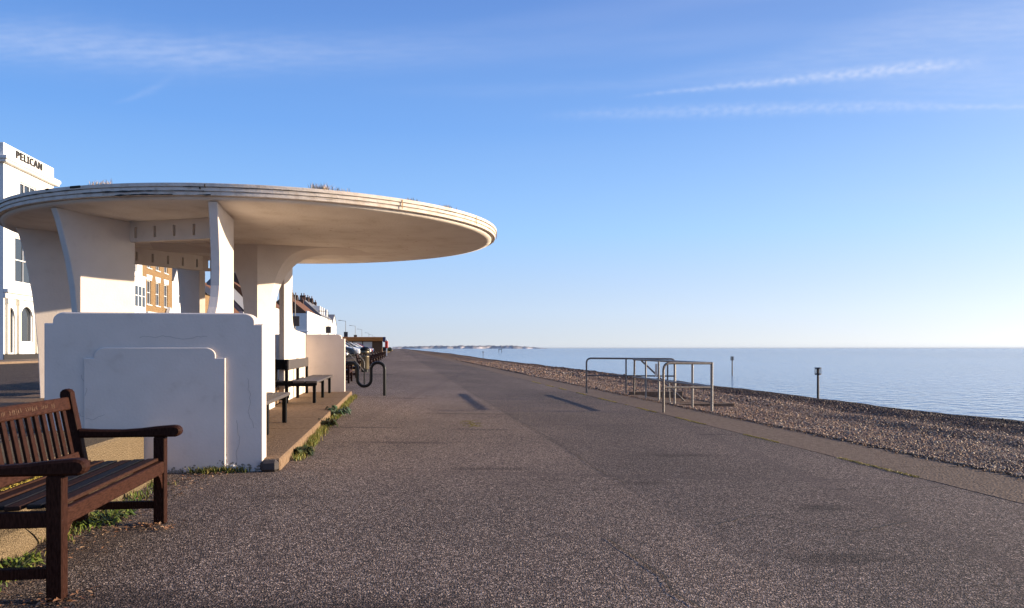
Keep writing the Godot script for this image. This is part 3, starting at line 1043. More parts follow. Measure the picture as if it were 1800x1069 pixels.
# ---------------------------------------------------------------- benches along the kerb
func memorial_bench(label: String, group: String) -> Node3D:
	var b := thing("garden_bench", label, "bench", -1.86, 0, 5.0, 0.0, group)
	var hl := 0.855
	for z in [hl, -hl]:
		var st := begin()
		bx(st, Vector3(.25, .297, z), Vector3(.075, .594, .07), .006)
		part(st, "front_leg", M.bench_post, b)
		st = begin()
		var p := [[-.295, 0.0], [-.225, 0.0], [-.22, .30], [-.225, .44], [-.31, .875]]
		var poly := V2(p)
		for k in 7:
			var a := deg_to_rad(-10 + 200.0 * k / 6.0)
			poly.append(Vector2(-.348, .888) + Vector2(cos(a), sin(a)) * .038)
		poly.append_array(V2([[-.30, .42], [-.292, .3]]))
		prism(st, poly, z - .035, z + .035, Transform3D.IDENTITY, .006)
		part(st, "back_post", M.bench_post, b)
		st = begin()
		var arm := V2([[-.27, .595], [-.27, .655], [-.15, .648], [0.0, .645], [.12, .652], [.22, .664], [.335, .672]])
		for k in 7:
			var a := deg_to_rad(85.0 - 170.0 * k / 6.0)
			arm.append(Vector2(.353, .632) + Vector2(cos(a), sin(a)) * .038)
		arm.append_array(V2([[.31, .594]]))
		prism(st, arm, z - .042, z + .042, Transform3D.IDENTITY, .012)
		part(st, "armrest", M.bench_post, b)
		st = begin()
		bx(st, Vector3(-.0, .385, z), Vector3(.46, .075, .045), .004)
		part(st, "side_rail", M.bench_post, b)
		st = begin()
		bx(st, Vector3(-.0, .13, z), Vector3(.46, .05, .045), .004)
		part(st, "stretcher", M.bench_post, b)
		st = begin()
		var sg := -1.0 if z > 0 else 1.0
		prism(st, V2([[0, 0], [0, -.11], [.02, -.07], [.055, -.028], [.1, 0]]), -.018, .018, Transform3D(Basis(Vector3(0, 0, sg), Vector3.UP, Vector3(-sg, 0, 0)), Vector3(.255, .347, z + sg * .036)), .002)
		part(st, "bracket", M.bench, b)
	var st := begin()
	bx(st, Vector3(.262, .388, 0), Vector3(.042, .082, 2 * hl - .07), .006)
	part(st, "front_rail", M.bench, b)
	var xs := [.212, .128, .040, -.046, -.135, -.205]
	var ys := [.440, .437, .432, .430, .432, .436]
	var ends := [0.0, .0, .015, -.02, .03, -.01]
	for k in 6:
		st = begin()
		var old := k in [1, 3]
		bx(st, Vector3.ZERO, Vector3(.072 if k < 5 else .05, .022, 2 * hl - .08 + ends[k]), .005, Transform3D(Basis(Vector3(0, 0, 1), 0.03) * Basis(Vector3.UP, [0.0, .004, -.004, .005, -.003, 0.0][k]), Vector3(xs[k], ys[k], ends[k] * .5)))
		part(st, "seat_slat", M.slat_old if old else M.slat_brown, b)
	# the back leans by about eleven degrees
	var lean := Transform3D(Basis(Vector3(0, 0, 1), deg_to_rad(11.0)), Vector3(-.262, .43, 0))
	st = begin()
	bx(st, Vector3(0, .405, 0), Vector3(.04, .085, 2 * hl - .06), .006, lean)
	var top := part(st, "top_rail", M.bench, b)
	st = begin()
	bx(st, Vector3(0, .045, 0), Vector3(.035, .06, 2 * hl - .06), .004, lean)
	part(st, "lower_back_rail", M.bench, b)
	for k in 15:
		st = begin()
		bx(st, Vector3(0, .218, -hl + .12 + (2 * hl - .24) * k / 14.0), Vector3(.02, .29, .045), .003, lean)
		part(st, "back_slat", M.bench_post, b)
	return b


func carve_rail(b: Node3D) -> void:
	# worn, unreadable carved dedication on the top rail: short pale strokes
	var lean := Transform3D(Basis(Vector3(0, 0, 1), deg_to_rad(11.0)), Vector3(-.262, .43, 0))
	var st := begin()
	var r := RandomNumberGenerator.new()
	r.seed = 8
	var z := .50
	while z > -.58:
		if r.randf() < 0.13:
			z -= .045
			continue
		for k in 2 + r.randi() % 2:
			var a := r.randf_range(-.9, .9) if r.randf() < .6 else 0.0
			var l := r.randf_range(.012, .03)
			bx(st, Vector3(0, r.randf_range(-.008, .008), r.randf_range(-.007, .007)), Vector3(.0016, l, .0035), 0.0, lean * Transform3D(Basis(Vector3(1, 0, 0), a), Vector3(.0205, .405, z)))
		z -= .027
	var t: Node = b.get_node("top_rail")
	part(st, "worn_lettering", M.gold, t)
	st = begin()
	for i in 260:
		var zz := r.randf_range(-.2, .82)
		bx(st, Vector3(.02 + r.randf_range(-.006, .02), .444 + .0, zz) + Vector3(-.245, r.randf_range(0, .006), 0), Vector3(r.randf_range(.006, .016), .006, r.randf_range(.006, .02)), .002)
	part(st, "moss", M.moss, b)


# ---------------------------------------------------------------- plants
func leaf_clump(called: String, label: String, t: float, y: float, s: float, spread: float, height: float, n: int, size: float, hue: Array, seed_: int) -> void:
	var o := thing(called, label, "weed", t, y, s)
	var r := RandomNumberGenerator.new()
	r.seed = seed_
	var st := begin()
	st.set_smooth_group(1)
	for i in n:
		var a := r.randf() * TAU
		var d := spread * sqrt(r.randf())
		var base := Vector3(cos(a) * d * .45, 0, sin(a) * d)
		var up := height * r.randf_range(.25, 1.0)
		var out := Vector3(cos(a), 0, sin(a)).rotated(Vector3.UP, r.randf_range(-.8, .8))
		var p0 := base + Vector3(0, up * .35, 0)
		var l := size * r.randf_range(.6, 1.3)
		var mid := p0 + out * l * .5 + Vector3(0, l * r.randf_range(.1, .6), 0)
		var tip := p0 + out * l * 1.0 + Vector3(0, l * r.randf_range(-.35, .45), 0)
		var side := out.cross(Vector3.UP).normalized().rotated(out, r.randf_range(-.7, .7)) * l * .26
		var c: Color = hue[r.randi() % hue.size()]
		var k := r.randf_range(.65, 1.3)
		c = Color(c.r * k, c.g * k, c.b * k)
		for tri in [[p0, mid + side, mid - side], [mid + side, tip, mid - side]]:
			for v in tri:
				st.set_color(c)
				st.add_vertex(v)
	part(st, "leaves", M.leafy, o)
	st = begin()
	for i in 5:
		var a := r.randf() * TAU
		st.set_color(Color(.09, .1, .04))
		tube(st, PackedVector3Array([Vector3(0, -.01, 0), Vector3(cos(a) * spread * .2, height * .3, sin(a) * spread * .3), Vector3(cos(a) * spread * .4, height * .7, sin(a) * spread * .6)]), .004, 4)
	part(st, "stem", M.leafy, o)


func grass(called: String, label: String, kind: String, spots: Array, h: float, per: int, cols: Array, seed_: int, spread := .05, category := "grass") -> void:
	var r := RandomNumberGenerator.new()
	r.seed = seed_
	var st := begin()
	st.set_smooth_group(1)
	for sp in spots:
		for i in per:
			var p := Vector3(sp[0] + r.randfn(0, spread), sp[1], -(sp[2] + r.randfn(0, spread)))
			var a := r.randf() * TAU
			var hh := h * r.randf_range(.4, 1.2)
			var bend := Vector3(cos(a), 0, sin(a)) * hh * r.randf_range(.2, .9)
			var side := Vector3(-sin(a), 0, cos(a)) * .0022 * (1.0 + h * 8)
			var mid := p + bend * .35 + Vector3(0, hh * .6, 0)
			var tip := p + bend + Vector3(0, hh, 0)
			var c: Color = cols[r.randi() % cols.size()]
			var k := r.randf_range(.7, 1.3)
			c = Color(c.r * k, c.g * k, c.b * k)
			for tri in [[p - side, p + side, mid - side * .8], [p + side, mid + side * .8, mid - side * .8], [mid - side * .8, mid + side * .8, tip]]:
				for v in tri:
					st.set_color(c)
					st.add_vertex(v)
	var o := part(st, called, M.leafy, self)
	o.transform = F
	tag(o, label, category, "", kind)


func build_plants() -> void:
	var dark := [Color(.03, .055, .022), Color(.045, .075, .03), Color(.06, .085, .04), Color(.1, .11, .045)]
	leaf_clump("weed_clump", "dark leafy weed at the near end of the shelter platform kerb", -1.07, 0, 9.35, .2, .15, 140, .08, dark, 1)
	leaf_clump("weed_clump", "drooping brownish weed halfway along the shelter platform kerb", -1.06, 0, 12.6, .18, .22, 130, .1, [Color(.04, .045, .025), Color(.07, .06, .035), Color(.05, .07, .03)], 2)
	leaf_clump("weed_clump", "tall grey-green weed with broad leaves spilling over the platform kerb", -1.04, 0, 14.6, .28, .25, 120, .13, [Color(.06, .1, .05), Color(.1, .15, .09), Color(.16, .21, .14)], 3)
	var sp := []
	rng.seed = 5
	var s := 8.5
	while s < 20.6:
		if noise.get_noise_1d(s * 90.0) > -0.25:
			sp.append([-1.11 + rng.randf_range(0, .08), 0.0, s])
		s += .06
	grass("kerb_grass", "yellow-green grass growing along the foot of the shelter platform", "stuff", sp, .075, 26, [Color(.2, .19, .035), Color(.12, .16, .03), Color(.26, .21, .06)], 3, .03)
	sp = []
	for i in 90:
		sp.append([-2.02 + rng.randf_range(-.12, .06), 0.0, rng.randf_range(2.9, 7.6)])
	grass("bench_grass", "green grass and weeds along the stone kerb under the brown bench", "stuff", sp, .05, 13, [Color(.09, .15, .025), Color(.16, .2, .03), Color(.2, .17, .05)], 4, .035)
	leaf_clump("weed_clump", "low bright green weed on the kerb below the brown bench seat", -2.0, 0, 6.0, .28, .07, 150, .05, [Color(.12, .17, .03), Color(.17, .21, .04), Color(.08, .12, .025)], 7)
	leaf_clump("weed_clump", "small green weed by the kerb at the left edge of the view", -2.05, 0, 4.7, .2, .07, 150, .05, [Color(.12, .17, .03), Color(.17, .21, .04)], 8)
	sp = []
	for i in 26:
		sp.append([-1.72 + rng.randfn(0, .13), 0.0, 8.14 + rng.randf_range(-.03, .03)])
	grass("wall_grass", "tuft of yellowing grass at the foot of the near shelter wall", "", sp, .065, 22, [Color(.16, .17, .03), Color(.22, .17, .05), Color(.08, .09, .02)], 5, .03)
	# dry tufts on top of the canopy rim: bearing from the camera-side point turning towards the sea, size
	var k := 0
	for e in [[-0.382, .9, .08, "left of the middle above the broken rim"], [0.332, 1.2, .10, "largest, over the middle of the shelter"], [0.395, .6, .07, "just right of the largest tuft"], [0.52, .5, .03, "very low, between the larger tufts"], [0.68, .8, .05, "low and spread along the seaward rim"], [0.88, .9, .07, "nearest the seaward tip of the canopy"]]:
		sp = []
		for i in int(14 * e[1]):
			var a: float = e[0] + rng.randfn(0, .02 * e[1])
			var r := 3.9 + rng.randf_range(-.08, .03)
			sp.append([ST + r * sin(a), 3.238, SS - r * cos(a)])
		grass("roof_tuft", "dry reddish plant tuft on the canopy, " + e[3], "", sp, e[2], 9, [Color(.42, .27, .15), Color(.5, .36, .22), Color(.28, .22, .1)], 20 + k, .03)
		k += 1
	# moss line between the asphalt and the concrete edging
	sp = []
	s = 4.0
	while s < 34.0:
		if noise.get_noise_1d(s * 40.0 + 500.0) > -0.05:
			sp.append([5.265 + rng.randfn(0, .012), gy(5.27) + .002, s])
		s += .035
	grass("joint_moss", "yellowish moss growing in the joint between asphalt and concrete edging", "stuff", sp, .014, 26, [Color(.34, .26, .05), Color(.26, .19, .04), Color(.4, .33, .12)], 31, .016, "moss")
	sp = []
	for i in 30:
		sp.append([1.2 + rng.randfn(0, .06), gy(1.2) + .003, 13.4 + rng.randf_range(-.6, .5)])
	grass("asphalt_moss", "yellow-green moss patch in the asphalt left of the long seam", "", sp, .012, 20, [Color(.18, .15, .03)], 33, .03, "moss")
	# fallen leaves by the bench legs
	var st := begin()
	for i in 800:
		var near := i < 150
		var c := Vector3(-1.60, 0, 4.12) if i < 110 else Vector3(-1.66, 0, 5.72) if i < 230 else Vector3(-1.75, 0, 8.0) if i < 300 else Vector3(-1.9, 0, rng.randf_range(4, 8))
		var p := Vector3(c.x + rng.randfn(0, .10), 0.006 + rng.randf() * .012, -(c.z + rng.randfn(0, .09)))
		var b := Basis.from_euler(Vector3(rng.randf_range(-.5, .5), rng.randf() * TAU, rng.randf_range(-.5, .5)))
		var l := rng.randf_range(.008, .02)
		var col: Color = [Color(.22, .11, .06), Color(.12, .065, .04), Color(.35, .22, .13)][rng.randi() % 3]
		for tri in [[Vector3(-l, 0, 0), Vector3(0, .003, l * .5), Vector3(l, 0, 0)], [Vector3(-l, 0, 0), Vector3(l, 0, 0), Vector3(0, .003, -l * .5)]]:
			for v in tri:
				st.set_color(col)
				st.add_vertex(p + b * v)
	var o := part(st, "fallen_leaves", M.leafy, self)
	o.transform = F
	tag(o, "scattered dry brown leaves around the bench legs and wall foot", "leaves", "", "stuff")


# ---------------------------------------------------------------- kerbs on the left
func build_kerbs() -> void:
	# tall concrete step up to the road level, near and far of the shelter
	var w := thing("low_retaining_wall", "low rough concrete retaining wall behind the brown bench", "wall", -2.8, 0, 3.0)
	var st := begin()
	bb(st, Vector3(-.42, -.05, 8.0), Vector3(.42, .43, -5.13), .02)
	part(st, "wall_body", M.plinth, w)
	w = thing("low_retaining_wall", "long low concrete wall beyond the shelter beside the parked cars", "wall", -2.8, 0, 21.0)
	st = begin()
	bb(st, Vector3(-.42, -.05, 0), Vector3(.42, .43, -400), .02)
	part(st, "wall_body", M.plinth, w)
	# worn kerb stones at the foot of the wall
	var kr := RandomNumberGenerator.new()
	kr.seed = 17
	w = thing("stone_kerb", "row of worn beige kerb stones at the foot of the low wall", "kerb", -2.26, 0, 3.0)
	var s := -2.0
	while s < 5.05:
		var l := kr.randf_range(.55, .95)
		if s + l > 5.05:
			l = 5.1 - s
		st = begin()
		var h := kr.randf_range(.115, .15)
		var rings := []
		for i in 7:
			var f := i / 6.0
			var z := -(s + l * f)
			var e := .03 if i == 0 or i == 6 else 0.0
			var ring := []
			for p in [[.10, -.03], [.105, .05], [.085, .09], [.05, h - .012], [-.02, h], [-.13, h], [-.13, -.03]]:
				var n := noise.get_noise_3d(p[0] * 400, p[1] * 400, z * 150) * .018
				ring.append(Vector3(p[0] + n - e * signf(p[0]) * .6, maxf(p[1] + n - e * (1.0 if p[1] > .04 else 0.0), -.03), z + (-e * .2 if i == 0 else e * .2 if i == 6 else 0.0)))
			rings.append(ring)
		loft(st, rings)
		part(st, "kerb_stone", M.plinth, w)
		s += l + .012


# ---------------------------------------------------------------- railings and steps to the beach
func bent(pts: Array, r: float) -> PackedVector3Array:
	var o := PackedVector3Array([pts[0]])
	for k in range(1, pts.size() - 1):
		var a: Vector3 = (pts[k - 1] - pts[k]).normalized()
		var b: Vector3 = (pts[k + 1] - pts[k]).normalized()
		for i in 7:
			var f := i / 6.0
			var p0: Vector3 = pts[k] + a * r
			var p1: Vector3 = pts[k] + b * r
			o.append(p0.lerp(pts[k], f).lerp(pts[k].lerp(p1, f), f))
	o.append(pts[-1])
	return o


func build_railings() -> void:
	var L := func(t: float, h: float, s: float) -> Vector3: return Vector3(t, gy(t) + h, -s)
	var r := thing("beach_railing", "grey tubular railing nearest the camera, turning along the top of the beach steps", "railing", 5.42, 0, 16.15)
	var T0 := func(o: Vector3, pts: Array, rad: float, bend: float) -> SurfaceTool:
		var st := begin()
		var q := []
		for p in pts:
			q.append(p - o)
		tube(st, bent(q, bend) if q.size() > 2 else PackedVector3Array(q), rad, 12)
		return st
	var o := Vector3(5.42, 0, -16.15)
	part(T0.call(o, [L.call(5.42, -.05, 16.15), L.call(5.42, 1.02, 16.15), L.call(6.6, 1.03, 16.5)], .026, .16), "end_rail", M.rail_dark, r)
	part(T0.call(o, [L.call(5.42, .52, 16.15), L.call(6.6, .52, 16.5)], .022, .1), "mid_rail", M.rail_dark, r)
	part(T0.call(o, [L.call(6.6, -.05, 16.5), L.call(6.6, 1.05, 16.5)], .03, .1), "post", M.galv, r)
	part(T0.call(o, [L.call(6.6, 1.03, 16.5), L.call(6.62, 1.03, 22.35)], .027, .1), "top_rail", M.galv, r)
	part(T0.call(o, [L.call(6.6, .53, 16.5), L.call(6.62, .53, 22.35)], .024, .1), "mid_rail", M.galv, r)
	for s in [17.7, 18.9, 20.1, 21.2]:
		part(T0.call(o, [L.call(6.62, -.05, s), L.call(6.62, 1.01, s)], .025, .1), "post", M.galv, r)
	part(T0.call(o, [L.call(6.66, -.05, 22.45), L.call(6.62, 1.01, 22.25)], .026, .1), "post", M.rail_dark, r)
	part(T0.call(o, [L.call(6.62, .5, 19.3), L.call(6.64, -.05, 19.3)], .015, .1), "brace", M.galv, r)
	var st := begin()
	bx(st, Vector3(6.585, gy(6.6) + .78, -20.2) - o, Vector3(.012, .34, .16), .002)
	var plate := part(st, "plate", M.stucco_cream, r)
	plate.set_meta("label", "small pale plate fixed to the railing post")
	# far railing
	o = Vector3(5.55, 0, -23.6)
	r = thing("beach_railing", "grey tubular railing beyond the steps, running out over the shingle", "railing", 5.55, 0, 23.6)
	part(T0.call(o, [L.call(5.55, -.05, 23.6), L.call(5.55, 1.03, 23.6), L.call(8.28, 1.06, 23.6), L.call(8.28, .0, 23.55)], .026, .15), "top_rail", M.rail_dark, r)
	part(T0.call(o, [L.call(5.55, .52, 23.6), L.call(8.25, .54, 23.6)], .022, .1), "mid_rail", M.rail_dark, r)
	for t in [6.76, 8.05]:
		part(T0.call(o, [L.call(t, -.05, 23.6), L.call(t, 1.03, 23.6)], .024, .1), "post", M.rail_dark, r)
	# slanting handrail down the steps
	o = Vector3(6.7, 0, -21.5)
	r = thing("stair_handrail", "slanting metal handrail running down the beach steps between the railings", "handrail", 6.7, 0, 21.5)
	part(T0.call(o, [L.call(6.66, 1.0, 21.7), L.call(7.35, .1, 20.6), L.call(7.9, -.45, 20.6)], .024, .1), "rail", M.rail_dark, r)
	part(T0.call(o, [L.call(7.0, -.3, 21.2), L.call(7.0, .56, 21.2)], .02, .1), "post", M.galv, r)
	# steps
	var b := thing("beach_steps", "concrete steps dropping from the edging to the shingle beneath the railings", "steps", 6.6, 0, 20.7)
	for k in 4:
		st = begin()
		bb(st, Vector3(-.08 + .32 * k, -.9, 1.7), Vector3(.24 + .32 * k, gy(6.5) - .0 - .15 * k + .02, -1.7), .01)
		part(st, "step", M.edging, b)
	st = begin()
	bb(st, Vector3(-.05, -.9, 1.9), Vector3(1.5, -.14, 1.72), .01)
	part(st, "side_wall", M.edging, b)
	st = begin()
	bb(st, Vector3(-.05, -.9, -1.72), Vector3(1.5, -.04, -1.9), .01)
	part(st, "side_wall", M.edging, b)


# ---------------------------------------------------------------- beacons
func beacon(label: String, x: float, z: float, top: float, cage: float) -> void:
	var b := Node3D.new()
	b.name = numbered("groyne_beacon")
	add_child(b)
	b.position = Vector3(x, -4.5, -z)
	tag(b, label, "beacon", "beacons standing in the sea")
	var h := top + 4.5
	var st := begin()
	tube(st, PackedVector3Array([Vector3.ZERO, Vector3(0, h - cage * 2, 0), Vector3(0, h, 0)]), .11, 10, .075)
	part(st, "pole", M.post_dark, b)
	var c := Node3D.new()
	st = begin()
	for y in [h - cage * 1.9, h]:
		lathe(st, [Vector2(cage * .8, y - .05), Vector2(cage, y - .05), Vector2(cage, y + .05), Vector2(cage * .8, y + .05), Vector2(cage * .8, y - .05)], 16)
		for k in 4:
			bx(st, Vector3(0, y, 0), Vector3(cage * 1.9, .05, .05), 0.0, Transform3D(Basis(Vector3.UP, PI * k / 4), Vector3.ZERO))
	part(st, "cage_ring", M.post_dark, b)
	for k in 8:
		st = begin()
		var a := TAU * k / 8
		bx(st, Vector3(cos(a) * cage * .92, h - cage * .95, sin(a) * cage * .92), Vector3(.045, cage * 1.9, .045), .005)
		part(st, "cage_bar", M.post_dark, b)
	c.free()


# ---------------------------------------------------------------- buildings
# facade lies in the local plane x = 0, running from z = 0 to z = -w, looking to +x (the sea)
func facade(st: SurfaceTool, w: float, y0: float, y1: float, holes: Array, deep := .14) -> void:
	var hs := []
	for h in holes:
		hs.append([-h[0] - h[2], -h[0], h[1], h[1] + h[3]])
	# pierced() works in x/y with thickness along z: turn x to -z and z to +x
	var xf := Transform3D(Basis(Vector3(0, 0, 1), Vector3.UP, Vector3(1, 0, 0)), Vector3(-deep / 2, 0, 0))
	var flip := []
	for h in hs:
		flip.append([h[0], h[1], h[2], h[3]])
	pierced(st, -w, 0.0, y0, y1, deep, flip, xf)


func window(house: Node3D, a: float, y: float, w: float, h: float, style := "sash", frame: Material = null, deep := .12) -> void:
	var st := begin()
	var f := .07
	var m: Material = frame if frame else M.white_paint
	var x := -deep
	for e in [[a + f / 2, y + h / 2, f, h], [a + w - f / 2, y + h / 2, f, h], [a + w / 2, y + f / 2, w - 2 * f, f], [a + w / 2, y + h - f / 2, w - 2 * f, f]]:
		bx(st, Vector3(x, e[1], -e[0]), Vector3(.06, e[3], e[2]))
	if style == "sash":
		bx(st, Vector3(x, y + h / 2, -(a + w / 2)), Vector3(.05, .06, w - 2 * f))
		bx(st, Vector3(x, y + h / 2, -(a + w / 2)), Vector3(.04, h - 2 * f, .035))
	elif style == "triple":
		for k in 2:
			bx(st, Vector3(x, y + h / 2, -(a + w * (k + 1) / 3)), Vector3(.05, h - 2 * f, .07))
	elif style == "casement":
		bx(st, Vector3(x, y + h / 2, -(a + w / 2)), Vector3(.05, h - 2 * f, .06))
	var o := part(st, "window", m, house)
	st = begin()
	bx(st, Vector3(x - .035, y + h / 2, -(a + w / 2)), Vector3(.01, h, w))
	part(st, "pane", M.glass, o)
	if style != "plain":
		st = begin()
		bx(st, Vector3(.03, y - .045, -(a + w / 2)), Vector3(.16, .08, w + .2), .01)
		part(st, "sill", M.white_paint, house)


func chimney(house: Node3D, x: float, a: float, y0: float, y1: float, wx: float, wa: float, pots: int, m: Material) -> void:
	var st := begin()
	bb(st, Vector3(x - wx / 2, y0, -a + wa / 2), Vector3(x + wx / 2, y1, -a - wa / 2), .02)
	bb(st, Vector3(x - wx / 2 - .08, y1 - .45, -a + wa / 2 + .08), Vector3(x + wx / 2 + .08, y1 - .25, -a - wa / 2 - .08), .02)
	var c := part(st, "chimney", m, house)
	for k in pots:
		st = begin()
		var px := x - wx / 2 + wx * (k + .5) / pots
		lathe(st, [Vector2(.16, y1 - .05), Vector2(.13, y1 + .55), Vector2(.16, y1 + .6), Vector2(.15, y1 + .7), Vector2(0, y1 + .7)], 8, Vector3(px, 0, -a))
		part(st, "chimney_pot", M.roof_tile, c)


func house(called: String, label: String, s0: float, s1: float, h: float, m: Material, holes: Array, deep := 9.0, t := -22.9, style := "sash") -> Node3D:
	var b := thing(called, label, "building", t, .5, s0)
	var w := s1 - s0
	var st := begin()
	facade(st, w, 0, h, holes)
	# other walls
	face(st, [Vector3(-.14, 0, 0), Vector3(-deep, 0, 0), Vector3(-deep, h, 0), Vector3(-.14, h, 0)], Vector3(0, 0, 1))
	face(st, [Vector3(-.14, 0, -w), Vector3(-deep, 0, -w), Vector3(-deep, h, -w), Vector3(-.14, h, -w)], Vector3(0, 0, -1))
	face(st, [Vector3(-deep, 0, 0), Vector3(-deep, 0, -w), Vector3(-deep, h, -w), Vector3(-deep, h, 0)], Vector3(-1, 0, 0))
	face(st, [Vector3(-.14, h, 0), Vector3(-deep, h, 0), Vector3(-deep, h, -w), Vector3(-.14, h, -w)], Vector3(0, 1, 0))
	# floor behind the panes, so that the rooms are dark
	face(st, [Vector3(-1.2, 0, -.02), Vector3(-1.2, h, -.02), Vector3(-1.2, h, -w + .02), Vector3(-1.2, 0, -w + .02)], Vector3(1, 0, 0))
	part(st, "wall", m, b)
	for q in holes:
		window(b, q[0], q[1], q[2], q[3], q[4] if q.size() > 4 else style)
	return b


# ridge along the street
func pitched(b: Node3D, w: float, h: float, rise: float, deep: float, m: Material, over := .25) -> MeshInstance3D:
	var st := begin()
	var poly := V2([[over, h - .05], [over, h + .07], [-deep / 2, h + rise + .12], [-deep - over, h + .07], [-deep - over, h - .05], [-deep / 2, h + rise]])
	prism(st, poly, -w - .01, .01)
	prism(st, V2([[0, h], [-deep / 2, h + rise], [-deep, h]]), -w + .02, -.02)
	return part(st, "roof", m, b)


# gable to the street
func gabled(b: Node3D, w: float, h: float, rise: float, deep: float, m: Material, wallm: Material) -> void:
	var st := begin()
	var xf := Transform3D(Basis(Vector3(0, 0, -1), Vector3.UP, Vector3(1, 0, 0)), Vector3.ZERO)
	prism(st, V2([[-.25, h - .05], [-.25, h + .1], [w / 2, h + rise + .14], [w + .25, h + .1], [w + .25, h - .05], [w / 2, h + rise]]), -deep, .2, xf)
	part(st, "roof", m, b)
	st = begin()
	prism(st, V2([[0, h], [w / 2, h + rise], [w, h]]), -.25, -.003, xf)
	part(st, "gable", wallm, b)


func build_buildings() -> void:
	# the white inn on the left
	var y := .5
	var b := house("inn_building", "tall white three-storey inn with black lettering on its parapet", 51.4, 58.4, 11.8, M.stucco, [[2.1, 8.75, 2.3, 2.15, "triple"], [1.45, 4.7, 2.6, 2.75, "sash"], [5.1, 4.9, 1.2, 2.5, "sash"], [2.15, 1.05, 1.75, 2.35, "plain"], [.45, .35, 1.0, 2.9, "plain"], [4.9, .35, 1.1, 2.9, "plain"]])
	var st := begin()
	bb(st, Vector3(.36, 11.75, .36), Vector3(-9.2, 12.0, -7.36), .05)
	bb(st, Vector3(.28, 11.6, .28), Vector3(-9.2, 11.75, -7.28), .03)
	part(st, "cornice", M.stucco, b)
	st = begin()
	bb(st, Vector3(.02, 12.0, .02), Vector3(-.35, 12.78, -7.02), .02)
	bb(st, Vector3(-.35, 12.0, .02), Vector3(-9.0, 12.78, -.3), .02)
	part(st, "parapet", M.stucco, b)
	var tm := TextMesh.new()
	var sf := SystemFont.new()
	sf.font_names = PackedStringArray(["Droid Sans"])
	sf.font_weight = 700
	tm.font = sf
	tm.text = "PELICAN"
	tm.font_size = 64
	tm.pixel_size = .0098
	tm.depth = .05
	tm.horizontal_alignment = HORIZONTAL_ALIGNMENT_CENTER
	tm.vertical_alignment = VERTICAL_ALIGNMENT_CENTER
	var txt := MeshInstance3D.new()
	txt.mesh = tm
	txt.name = "lettering"
	txt.material_override = M.dark_trim
	b.add_child(txt)
	txt.transform = Transform3D(Basis(Vector3.UP, PI / 2).scaled_local(Vector3(1.45, 1.0, 1)), Vector3(.05, 12.42, -3.3))
	st = begin()
	bb(st, Vector3(.30, 3.95, .05), Vector3(0.003, 4.2, -7.0), .04)
	bb(st, Vector3(.14, 3.65, .02), Vector3(0.003, 3.95, -7.0), .02)
	part(st, "shop_cornice", M.stucco, b)
	for a in [.2, 1.65, 4.2, 6.4]:
		st = begin()
		bb(st, Vector3(.16, .35, -a), Vector3(.003, 3.5, -a - .3), .02)
		bb(st, Vector3(.22, 3.3, -a + .05), Vector3(.003, 3.648, -a - .35), .03)
		part(st, "pilaster", M.stucco_cream, b)
	# arched heads over the ground-floor openings
	for e in [[2.15, 1.75, 3.4], [.45, 1.0, 3.25], [4.9, 1.1, 3.25]]:
		st = begin()
		var poly := PackedVector2Array()
		var wv: float = e[1]
		poly.append(Vector2(0, .02))
		poly.append(Vector2(0, -.75))
		for k in 11:
			var f := k / 10.0
			poly.append(Vector2(wv * f, -.75 + .62 * pow(sin(PI * f), .6)))
		poly.append(Vector2(wv, .02))
		prism(st, poly, -.09, .012, Transform3D(Basis(Vector3(0, 0, -1), Vector3.UP, Vector3(1, 0, 0)), Vector3(0, e[2], -e[0])))
		part(st, "arch_head", M.stucco, b)
	st = begin()
	bb(st, Vector3(.06, 0, .03), Vector3(.003, .34, -7.0), .01)
	part(st, "plinth", M.dark_trim, b)
	# plain house hidden behind the canopy
	b = house("terraced_house", "cream terraced house between the white inn and the white bay house", 58.5, 73.5, 8.6, M.stucco_cream, [[1, 5.4, 1.2, 1.8], [4, 5.4, 1.2, 1.8], [8, 5.4, 1.2, 1.8], [12, 5.4, 1.2, 1.8], [1, 1.6, 1.2, 2], [6, 1.6, 1.2, 2], [11, 1.6, 1.2, 2]])
	pitched(b, 15.0, 8.6, 2.6, 9.0, M.slate)
	# white bay house
	b = house("bay_house", "white house with a two-storey bay beside the brick house", 73.6, 77.6, 9.6, M.stucco, [[1.6, 7.4, .9, 1.6]])
	pitched(b, 4.0, 9.6, 2.4, 9.0, M.slate)
	st = begin()
	bb(st, Vector3(.4, .0, -.3), Vector3(.003, 6.9, -3.7), .03)
	bb(st, Vector3(.5, 6.9, -.15), Vector3(.003, 7.1, -3.85), .03)
	var bay := part(st, "bay", M.stucco, b)
	for e in [[4.45, 4.2], [1.2, 4.2]]:
		for aa in [.55, 1.55, 2.55]:
			st = begin()
			bx(st, Vector3(.405, e[0] + .8, -aa - .45), Vector3(.03, 1.75, .75), .005)
			part(st, "bay_window", M.glass, bay)
			st = begin()
			bx(st, Vector3(.43, e[0] + .85, -aa - .45), Vector3(.04, .07, .75))
			part(st, "glazing_bar", M.white_paint, bay)
	# brick house with white lintels
	var holes := []
	for a in [1.25, 4.0, 6.8]:
		holes.append([a, 4.75, 1.25, 2.25, "sash"])
		holes.append([a, 8.15, 1.25, 1.75, "sash"])
	b = house("brick_house", "orange brick house with three tall sash windows under white keystone lintels", 77.7, 87.4, 10.8, M.brick, holes)
	for a in [1.25, 4.0, 6.8]:
		for e in [7.0, 9.9]:
			st = begin()
			prism(st, V2([[-.05, 0], [1.3, 0], [1.5, .5], [-.25, .5]]), .0, .06, Transform3D(Basis(Vector3(0, 0, -1), Vector3.UP, Vector3(1, 0, 0)), Vector3(.003, e, -a)), .01)
			part(st, "lintel", M.white_paint, b)
	st = begin()
	bb(st, Vector3(.45, 0, -.2), Vector3(.003, 4.05, -9.4), .03)
